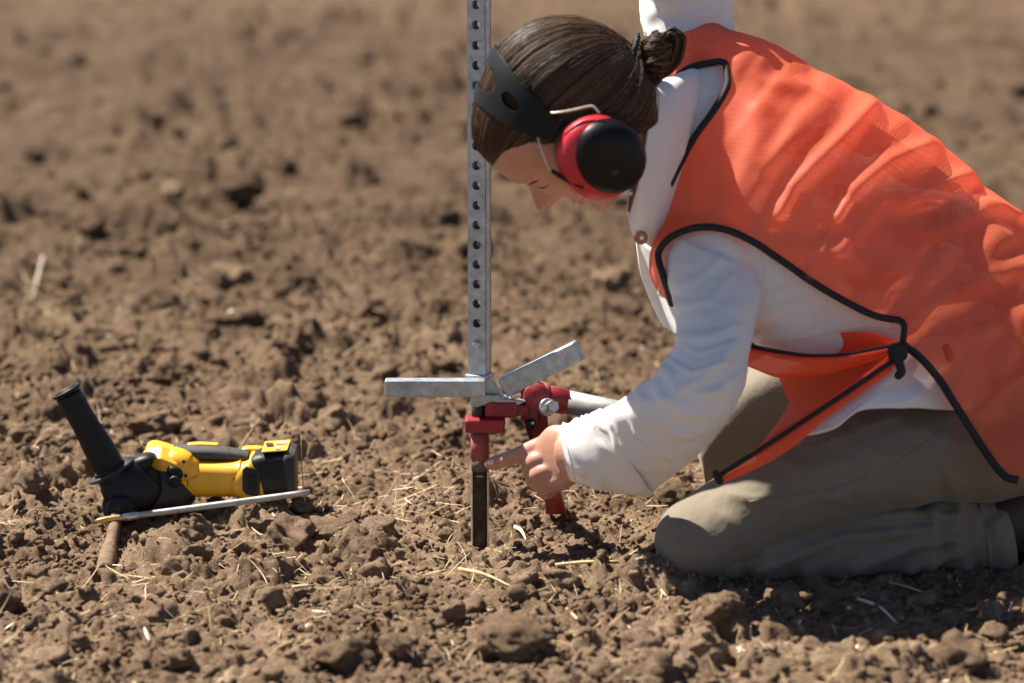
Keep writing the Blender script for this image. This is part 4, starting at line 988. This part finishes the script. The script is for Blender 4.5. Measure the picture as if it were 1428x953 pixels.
for pts, wpx, am in (([(1060, 795), (1170, 752), (1300, 738)], 7, .006), ([(1190, 795), (1280, 760), (1345, 752)], 6, .006), ([(1340, 700), (1330, 750), (1352, 798)], 8, .007), ([(1300, 705), (1312, 740), (1300, 790)], 7, .005), ([(1230, 720), (1290, 716), (1340, 722)], 6, .005), ([(1360, 760), (1320, 780), (1270, 796)], 6, .005)):
    d = line_d(pu, pv, pts); sv_ = sv_+tn*(fc*am*(np.exp(-(d/wpx)**2)-.5*np.exp(-((d-2.2*wpx)/(1.3*wpx))**2)))[:, None]
V, F = join([(tv, tf), (sv_, sf_), loft(limb(TF, 80, 64, 12, 35, .003, ex=4.5)), loft(limb(SHF, 60, 48, 8, 36, .003, ex=3)), pel])
trousers = fixn(mesh('trousers', V, F, KHAKI, person))
tb_ = bvh(tv, tf)
for pts in ([(985, 790), (1060, 742), (1150, 690), (1240, 650), (1330, 590)], [(1045, 700), (1110, 690), (1180, 676)]):
    p = on_surface(tb_, pts, .0002, 40)
    if len(p) > 5: mesh('trouser_seam', *tube(p, .0011, 5), KHAKI, trousers)
cufR = limb([(1362, 692, 1376, 799, -.149, .051), (1384, 700, 1400, 797, -.145, .050), (1402, 706, 1412, 792, -.14, .047)], 20, 56, 14, 41, .006)
openloft(cufR, .0018, 'trouser_hem', KHAKI, trousers)
# boots: sole up, toe on the ground behind
def boot(y, name='boot', du=0, dv=0):
    up = sl_boot([(1372+du, 742+dv, y, 36, .036), (1400+du, 735+dv, y, 42, .04), (1440+du, 722+dv, y, 50, .043), (1475+du, 740+dv, y, 52, .045), (1510+du, 775+dv, y, 40, .047), (1535+du, 800+dv, y, 26, .044), (1548+du, 812+dv, y, 12, .03)])
    o = mesh(name, *up, BOOT, person)
    so_ = sl_boot([(1452+du, 672+dv, y, 9, .034), (1478+du, 690+dv, y, 12, .036), (1510+du, 728+dv, y, 10, .034), (1545+du, 775+dv, y, 11, .045), (1566+du, 806+dv, y, 9, .036)])
    mesh('sole', *so_, RUB, o); return o
def sl_boot(rings, n=30, m=28):
    k = cr(np.array([[*P(u, v, y), hh_/1000, dd] for u, v, y, hh_, dd in rings]), n); T = np.gradient(k[:, :3], axis=0); T /= np.linalg.norm(T, axis=1)[:, None]
    N_ = np.cross(T, DS); t = np.linspace(0, 2*np.pi, m, endpoint=False)
    return loft(k[:, None, :3]+k[:, None, 3:4]*np.cos(t)[None, :, None]*N_[:, None]+k[:, None, 4:5]*np.sin(t)[None, :, None]*DS)
boot(-.145); boot(.2, du=0, dv=-75)

# ---- vest ----------------------------------------------------------------------
vR = torso(TV, 120)
vsh = ellipsoid(P(985, 362, -.128), (.080, 0, 0), (0, .072, 0), (0, 0, .070)); vsf = ellipsoid(P(968, 88, .07), (.070, 0, 0), (0, .062, 0), (0, 0, .054))
VV, VF = remesh([loft(vR), vsh, vsf], .0042, 14, .5)
vn = vnormals(VV, VF); vu, vv = proj(VV); vfc = np.einsum('ij,ij->i', vn, CAM-VV) > -.02
fd = np.zeros(len(VV)); VU = np.column_stack([VV@np.array([-.775, 0, .63]), VV@np.array([.63, 0, .775])-.6*VV[:, 1]])
for pts, wpx, am in (([(1215, 150), (1150, 215), (1105, 262), (1088, 300)], 11, .010), ([(1290, 205), (1240, 225), (1195, 262), (1165, 300)], 11, .010), ([(1350, 245), (1300, 262), (1262, 282)], 11, .010), ([(1390, 285), (1350, 300), (1300, 320)], 13, .007),
                     ([(1150, 120), (1110, 170), (1075, 230)], 15, .006), ([(1180, 285), (1150, 340), (1128, 385)], 6, .005), ([(1060, 150), (1055, 210), (1020, 290)], 18, .006), ([(990, 170), (985, 230), (990, 300)], 15, .006),
                     ([(1262, 460), (1310, 420), (1370, 390), (1428, 370)], 14, .007), ([(1262, 450), (1290, 390), (1330, 340)], 16, .006), ([(1300, 500), (1350, 470), (1428, 440)], 16, .006), ([(1240, 440), (1200, 380), (1190, 320)], 14, .005),
                     ([(1390, 560), (1400, 500), (1428, 470)], 14, .006), ([(1100, 350), (1160, 350), (1230, 380)], 12, .004), ([(1370, 275), (1392, 290), (1420, 300)], 8, .008), ([(1050, 330), (1040, 300), (1060, 260)], 12, .004), ([(960, 60), (1000, 55), (1060, 85)], 12, .006), ([(1000, 70), (1060, 110), (1120, 120)], 10, .005)):
    d = line_d(vu, vv, pts); fd += .72*am*(np.exp(-(d/wpx)**2)-.45*np.exp(-((d-2.1*wpx)/(1.3*wpx))**2))
rot = lambda a, x, y: (x*math.cos(a)+y*math.sin(a), -x*math.sin(a)+y*math.cos(a))
ra_, rb_ = rot(math.radians(-52), vu, vv)
fd += .0045*fbm(ra_/150, rb_/42, oct=2, seed=88) + .0006*fbm(vu/40, vv/40, oct=2, seed=89)
VV = VV+vn*fd[:, None]
vu, vv = proj(VV)
pt = tris(VF); sdv = poly_sd(vu, vv, VP)
CV_, CF_ = clip(np.column_stack([VV, VU]), pt, sdv); CU_ = CV_[:, 3:]; CV_ = CV_[:, :3]
tT = np.array([-.775, 0, .63]); tE = np.array([.63, 0, .775])
vest = mesh('safety_vest', CV_, CF_, VEST, person, uv=CU_)
VT = bvh(VV, VF)
def binding(px, r=.0048, n=120, name='binding', off=.001, back=False):
    L = cr(np.array(px, float), n); o = []
    for u, v in L:
        p = cast(VT, u, v, off); pc_ = cast(cb_, u, v, off)
        if p is not None and pc_ is not None and (pc_-p)@FWD < 0 and (p-pc_)@FWD < .06: p = pc_
        if p is None:
            for dd in range(1, 16):
                for a in range(12):
                    p = cast(VT, u+dd*math.cos(a*.524), v+dd*math.sin(a*.524), off)
                    if p is not None: break
                if p is not None: break
        if p is not None: o.append(p)
    o = np.array(o)
    for _ in range(3): o[1:-1] = (o[:-2]+2*o[1:-1]+o[2:])/4
    return mesh(name, *tube(o, r, 10, flat=.55 if False else 1.0), PIPE, vest)
binding(VP[0:12])
binding(VP[18:38])
binding([(1256, 447), (1261, 455), (1260, 470), (1258, 484)], .0042, 20)
binding([(1262, 484), (1275, 492), (1290, 506), (1310, 530), (1330, 561), (1352, 596), (1372, 627), (1390, 652), (1404, 666), (1420, 670)], .0052)
def sheet(name, rows, n, m, mat=FLAP, parent=None, wob=.002, seed=0):
    g = patch(rows, n, m); q = g.reshape(-1, 3); pu, pv = proj(q); q = q-np.outer(wob*fbm(pu/22, pv/16, oct=2, seed=seed), DS)
    return mesh(name, q, gridfaces(n, m, False), mat, parent or vest, uv=np.column_stack([pu/1000, pv/1000])), q.reshape(n, m, 3)
# front panel hanging below the chest
up_ = [(1022, 476, -.10), (1042, 482, -.125), (1085, 491, -.145), (1128, 497, -.16), (1170, 496, -.175), (1212, 489, -.19), (1254, 480, -.20)]
nearer = lambda rows: [[(u, v, y-.05*min(1, max(0, (1235-u)/100))) for u, v, y in r] for r in rows]
fp, g1 = sheet('front_panel', nearer([up_, [(u, v+9+.0*u, y-.012) for (u, v, y) in [(1022, 476, -.10), (1042, 482, -.125), (1085, 491, -.145), (1128, 494, -.16), (1170, 492, -.175), (1212, 485, -.19), (1254, 476, -.20)]],
      [(1018, 502, -.10), (1042, 510, -.125), (1086, 526, -.145), (1130, 525, -.16), (1168, 518, -.175), (1210, 505, -.19), (1253, 486, -.20)], [(1018, 500, -.085), (1042, 508, -.11), (1086, 523, -.13), (1130, 522, -.145), (1168, 515, -.16), (1210, 502, -.18), (1253, 485, -.195)]]), 22, 60, seed=3)
mesh('binding', *tube(g1[0]-np.array([0, .002, 0]), .0036, 10), PIPE, fp)
sheet('panel_layer', [[(1100, 492, -.145), (1138, 474, -.155), (1175, 464, -.165), (1215, 464, -.18), (1256, 478, -.19)], [(1100, 499, -.14), (1138, 488, -.15), (1175, 482, -.16), (1215, 478, -.175), (1256, 482, -.188)], [(1100, 504, -.135), (1138, 504, -.145), (1175, 502, -.155), (1215, 494, -.17), (1256, 486, -.186)]], 14, 40, parent=fp, seed=4)
sheet('panel_layer', [[(1084, 522, -.10), (1130, 520, -.12), (1168, 514, -.14), (1208, 502, -.165), (1253, 486, -.19)], [(1094, 548, -.13), (1130, 540, -.15), (1168, 529, -.165), (1210, 511, -.18), (1254, 489, -.195)], [(1098, 568, -.16), (1134, 552, -.175), (1170, 536, -.185), (1211, 516, -.195), (1255, 491, -.20)], [(1060, 622, -.225), (1112, 592, -.228), (1164, 562, -.226), (1214, 530, -.218), (1259, 497, -.206)]], 30, 50, parent=fp, seed=5)
lo_ = [(1000, 664, -.262), (1030, 645, -.258), (1075, 616, -.25), (1125, 583, -.243), (1175, 550, -.237), (1222, 518, -.226), (1262, 491, -.21)]
st, g2 = sheet('front_strip', [[(u-1, v-7*min(1, max(0, (u-1040)/40)), y+.006) for u, v, y in lo_], lo_, [(1001, 666, -.266), (1034, 650, -.264), (1082, 624, -.257), (1134, 592, -.250), (1184, 557, -.243), (1228, 522, -.23), (1263, 493, -.211)], [(1008, 674, -.262), (1044, 659, -.262), (1100, 628, -.256), (1150, 586, -.247), (1196, 552, -.240), (1234, 524, -.228), (1263, 495, -.21)]], 20, 60, parent=fp, seed=6, wob=.001)
r0 = cr(PX(lo_), 60); r0 = r0-np.array([0, .004, 0])
mesh('binding', *tube(r0, .0034, 10), PIPE, st)
mesh('binding', *tube(PX([(998, 660, -.268), (1000, 664, -.27), (1004, 671, -.268)]), [.004, .0055, .005], 10, 10, round_ends=True), PIPE, st)
# knotted tie
kn = tag(mesh('tie_knot', *join([tube(PX([(1243, 490, -.215), (1250, 484, -.222), (1258, 487, -.224), (1260, 496, -.222), (1252, 502, -.222), (1244, 497, -.22), (1246, 489, -.222)]), .0055, 12, 30, round_ends=True), tube(PX([(1250, 497, -.226), (1254, 508, -.23), (1257, 518, -.232), (1253, 524, -.23)]), [.006, .006, .006, .0055], 12, 20, round_ends=True), ellipsoid(P(1251, 493, -.222), (.010, 0, 0), (0, .008, 0), (0, 0, .010)), tube(PX([(1258, 486, -.215), (1264, 480, -.2), (1270, 486, -.195)]), .005, 10, 14, round_ends=True)]), PIPE, vest))
p = on_surface(VT, [(1318, 482), (1322, 492), (1326, 502)], .0012)
if len(p) == 3: mesh('fabric_patch', *tube(p, [.0045, .005, .0045], 8, 8), simple('patch_red', (.55, .06, .02), .7), vest)

# ---- hair ----------------------------------------------------------------------
HFr = [(-108, -34), (-98, -25), (-70, 0), (-50, 15), (-30, 36), (-10, 56), (4, 66), (28, 80), (55, 92), (78, 97), (85, 98), (95, 94), (108, 88), (124, 72), (133, 52), (138, 30), (141, 8)]
HBk = [(-108, -48), (-98, -60), (-87, -84), (-60, -108), (-24, -128), (11, -136), (53, -134), (90, -118), (110, -102), (122, -88), (133, -68), (138, -52), (141, -30)]
HW = [(-108, .010), (-100, .036), (-85, .058), (-60, .070), (-30, .074), (0, .079), (30, .082), (60, .082), (90, .076), (110, .066), (125, .052), (134, .036), (141, .010)]
hs = np.concatenate([np.linspace(-108, 120, 70), np.linspace(123, 141, 16)]); t = np.linspace(0, 2*np.pi, 96, endpoint=False); Hs, Ts = np.meshgrid(hs, t, indexing='ij')
f1, f0, w0 = tab(hs, HFr)[:, None], tab(hs, HBk)[:, None], tab(hs, HW)[:, None]; m0 = (f1+f0)/2
fq_ = m0+(f1-f0)/2*np.sign(np.cos(Ts))*np.abs(np.cos(Ts))**.92; sq_ = w0*np.sign(np.sin(Ts))*np.abs(np.sin(Ts))**.92
hR = HO+sc*(Hs[..., None]*HU+fq_[..., None]*HF)+sq_[..., None]*HS
HV, HFc = remesh([loft(hR)], .003, 6, .5)
hair = mesh('hair', HV, HFc, HAIR, person)
hat = hair.data.attributes.new('strand', 'FLOAT', 'POINT'); hat.data.foreach_set('value', np.full(len(HV), .2, np.float32))
HT = bvh(HV, HFc); BUN = P(900, 80, -.165); hctr = hp(10, -15, 0.0)
def out(dv, off):
    h = HT.ray_cast(Vector(hctr+dv*.3), Vector(-dv), .4)
    return None if h[0] is None else np.array(h[0])+dv*off
bdir = (P(884, 72, -.165)-hctr); bdir /= np.linalg.norm(bdir)
Vs, Fs, St, off = [], [], [], 0
rs = np.random.default_rng(3)
starts = []
for k in range(4200):
    a = rs.uniform(-1, 1); h0 = rs.uniform(-60, 136)
    f0_ = np.interp(h0, [x[0] for x in HFr], [x[1] for x in HFr]); w_ = np.interp(h0, [x[0] for x in HW], [x[1] for x in HW])
    back = rs.random() < .25
    fs = f0_*(.97) if not back else f0_-rs.uniform(0, 120)
    ct = rs.uniform(-1, 1)
    m_ = (f0_+np.interp(h0, [x[0] for x in HBk], [x[1] for x in HBk]))/2; th0 = ct*1.45
    starts.append(hp(h0, m_+(fs-m_)*math.cos(th0), w_*math.sin(th0)))
for s0 in starts:
    d0 = s0-hctr; d0 /= np.linalg.norm(d0); om = math.acos(np.clip(d0@bdir, -1, 1))
    if om < .25: continue
    pth = []; lift = rs.uniform(.0003, .0018) if rs.random() > .006 else rs.uniform(.003, .006); wig = rs.normal(size=3)*.03
    for q_ in np.linspace(0, 1, 18):
        dv = (math.sin((1-q_)*om)*d0+math.sin(q_*om)*bdir)/math.sin(om)+wig*math.sin(q_*math.pi); dv /= np.linalg.norm(dv)
        p = out(dv, lift*(.2+.8*math.sin(min(q_*1.3, 1)*math.pi*.5)))
        if p is not None: pth.append(p)
    if len(pth) < 8: continue
    V, F = tube(pth, np.interp(np.linspace(0, 1, len(pth)), [0, .15, .8, 1], [.0002, .00042, .0005, .0004])*rs.uniform(.6, 1.3), 4, cap=False)
    Vs.append(V); Fs.append(np.array(F)+off); off += len(V); St.append(np.full(len(V), rs.uniform(0, 1), np.float32))
o = mesh('hair_strands', np.vstack(Vs), np.vstack(Fs), HAIR, hair); x = o.data.attributes.new('strand', 'FLOAT', 'POINT'); x.data.foreach_set('value', np.concatenate(St))
# bun: twisted coils of strands
Vs, Fs, St, off = [], [], [], 0
bc = P(911, 82, -.165); ba = np.array([.28, 0, .96]); bx = np.array([.96, 0, -.28])
core = ellipsoid(bc-EZ*.002, bx*.022, DS*.024, ba*.036, 20, 28); Vs.append(core[0]); Fs += [tuple(i+off for i in f) for f in core[1]]; off += len(core[0]); St.append(np.full(len(core[0]), .1))
for k in range(150):
    ph = rs.uniform(0, 6.283); zz0 = rs.uniform(-.9, .9); tilt = rs.normal()*.35; rr = rs.uniform(.97, 1.12); L = rs.uniform(1.6, 4.2)
    pth = []
    for q_ in np.linspace(0, 1, 16):
        a = ph+L*q_; z = np.clip(zz0+tilt*math.sin(a-ph)+.5*(q_-.5), -.97, .97); c = math.sqrt(1-z*z)*(1+.10*math.sin(3*a+2*z))
        pth.append(bc-EZ*.002+rr*(bx*.022*c*math.cos(a)+DS*.024*c*math.sin(a)+ba*.036*z))
    V, F = tube(pth, rs.uniform(.0008, .0016), 5, cap=False); Vs.append(V); Fs += [tuple(int(i)+off for i in f) for f in F]; off += len(V); St.append(np.full(len(V), rs.random()))
lp = [bc+bx*.004+ba*.020, bc+bx*.012+ba*.040, bc+bx*.024+ba*.034, bc+bx*.026+ba*.004, bc+bx*.016-ba*.018]
for k in range(40):
    j = rs.normal(size=3)*.0035; V, F = tube([p+j*(1 if i % 4 else .6) for i, p in enumerate(lp)], rs.uniform(.0009, .0017), 5, 18, cap=False); Vs.append(V); Fs += [tuple(int(i)+off for i in f) for f in F]; off += len(V); St.append(np.full(len(V), rs.random()))
o = mesh('hair_bun', np.vstack(Vs), Fs, HAIR, hair); x = o.data.attributes.new('strand', 'FLOAT', 'POINT'); x.data.foreach_set('value', np.concatenate(St).astype(np.float32))
tc_ = P(883, 71, -.165); tdir = np.array([.8, 0, -.25]); tdir /= np.linalg.norm(tdir); t1 = np.array([-.25*-1, 0, .8])*-1; t1 = np.cross(tdir, DS); t1 /= np.linalg.norm(t1)
pts = [tc_+t1*.018*math.cos(a)+DS*.018*math.sin(a) for a in np.linspace(0, 2*np.pi, 24)]
tie = mesh('hair_tie', *tube(pts, .0042, 8), PIPE, hair)
for a in np.radians(np.arange(0, 360, 24)):
    c = tc_+(t1*math.cos(a)+DS*math.sin(a))*.0225; mesh('bead', *ellipsoid(c, (.0022, 0, 0), (0, .0022, 0), (0, 0, .0022), 6, 10), STEEL if int(a*10) % 2 else CUPB, tie)

# ---- ear muffs -----------------------------------------------------------------
muff = tag(empty('ear_muffs', hp(-40, 10, 0)), 'red and black ear muffs with a slotted dark headband worn over the hair', 'ear muffs')
nt_, nw_ = 160, 44
TA = np.linspace(-1, 1, nt_); WW = np.linspace(-1, 1, nw_); TT, WQ = np.meshgrid(TA, WW, indexing='ij')
ang = TT*math.radians(93)
hb = 30+116*np.sign(np.cos(ang))*np.abs(np.cos(ang))**.9; sb = .098*np.sin(ang); fcen = np.interp(np.abs(TT), [0, .35, .7, 1], [-20, -14, 2, 12])
half = np.interp(np.abs(TT), [0, .22, .44, .62, .8, 1], [40, 39, 35, 30, 24, 12])
fb_ = fcen+WQ*half; dome = -(6*(WQ**2))*np.interp(np.abs(TT), [0, .5, 1], [1, .8, 0])
hb = hb+dome
bandV = HO+sc*(hb[..., None]*HU+fb_[..., None]*HF)+sb[..., None]*HS
wm = WQ*half; am_ = np.abs(TT)
# cut: oval hole on each side, open fork over the crown
s_oval = ((am_-.62)/.088)**2+((wm+1)/9.5)**2-1
s_fork = np.where(am_ < .6, ((wm)/17.0)**2+(am_/.44)**6-1, 1)
sdf = np.minimum(s_oval, s_fork).ravel()
bV, bF = clip(bandV.reshape(-1, 3), tris(np.array(gridfaces(nt_, nw_, False))), sdf)
hbnd = fixn(mesh('headband', bV, bF, BAND, muff)); m = hbnd.modifiers.new('s', 'SOLIDIFY'); m.thickness = .0042; m.offset = 0
b = hbnd.modifiers.new('b', 'BEVEL'); b.width = .0012; b.segments = 2; b.limit_method = 'ANGLE'; b.angle_limit = math.radians(50)
for sg in (-1, 1):
    # axis out of the head, tipped a little
    c0 = P(829, 206, -.17) + HS*.080 if sg > 0 else hp(-58, 12, -.088)
    ax_ = HS*sg+np.array([.26, 0, -.12]); ax_ /= np.linalg.norm(ax_)
    e1_ = np.array([.62, 0, -.45]) if False else HU*.9+HF*-.35; e1_ = e1_-ax_*(e1_@ax_); e1_ /= np.linalg.norm(e1_); e2_ = np.cross(ax_, e1_)
    t = np.linspace(0, 2*np.pi, 56, endpoint=False)
    def disc(prof, oc=(0, 0), A=.053, B=.046):
        R = np.array([[c0+ax_*z+e1_*(oc[0]+A*r*math.cos(a))+e2_*(oc[1]+B*r*math.sin(a)) for a in t] for r, z in prof]); return loft(R)
    cup = mesh('ear_cup', *disc([(.94, -.004), (1.0, .002), (1.02, .010), (1.0, .018), (.92, .026), (.7, .032), (.3, .034), (.05, .034)], (0, 0), .0560, .0525), REDCUP, muff)
    mesh('cushion', *disc([(.7, -.024), (.95, -.022), (1.02, -.014), (.98, -.006), (.8, -.003)], (0, 0), .053, .048), RUB, cup)
    dn_ = np.array([.0105, 0, .0035]); dn_ = dn_-ax_*(dn_@ax_)
    oc = (dn_@e1_, dn_@e2_)
    cap = mesh('cup_cap', *disc([(1.0, .006), (1.03, .012), (1.02, .024), (.95, .034), (.8, .041), (.5, .045), (.1, .046)], oc, .0510, .0450), CUPB, cup)
    mesh('cap_dimple', *disc([(1.0, .044), (1.0, .0463), (.8, .0468), (.1, .0468)], (oc[0]-.012, oc[1]+.010), .0045, .006), DARKV, cap)
    if sg > 0:
        Y = -.17-.10
        mesh('wire_arm', *tube(PX([(768, 158, Y), (780, 157, Y-.004), (800, 153.5, Y-.006), (822, 148.5, Y-.006), (829, 150, Y-.008), (836, 158, Y-.012)]), .0017, 8, 30), WIREM, muff)
        mesh('wire_arm', *tube(PX([(750, 192, Y), (754, 205, Y-.004), (760, 222, Y-.006), (766, 236, Y-.006), (775, 242, Y-.006)]), .0015, 8, 30), WIREM, muff)
        mesh('wire_sleeve', *tube(PX([(769, 238, Y-.006), (790, 251, Y-.008), (814, 262, Y-.010)]), .0030, 10, 16), BLK, muff)
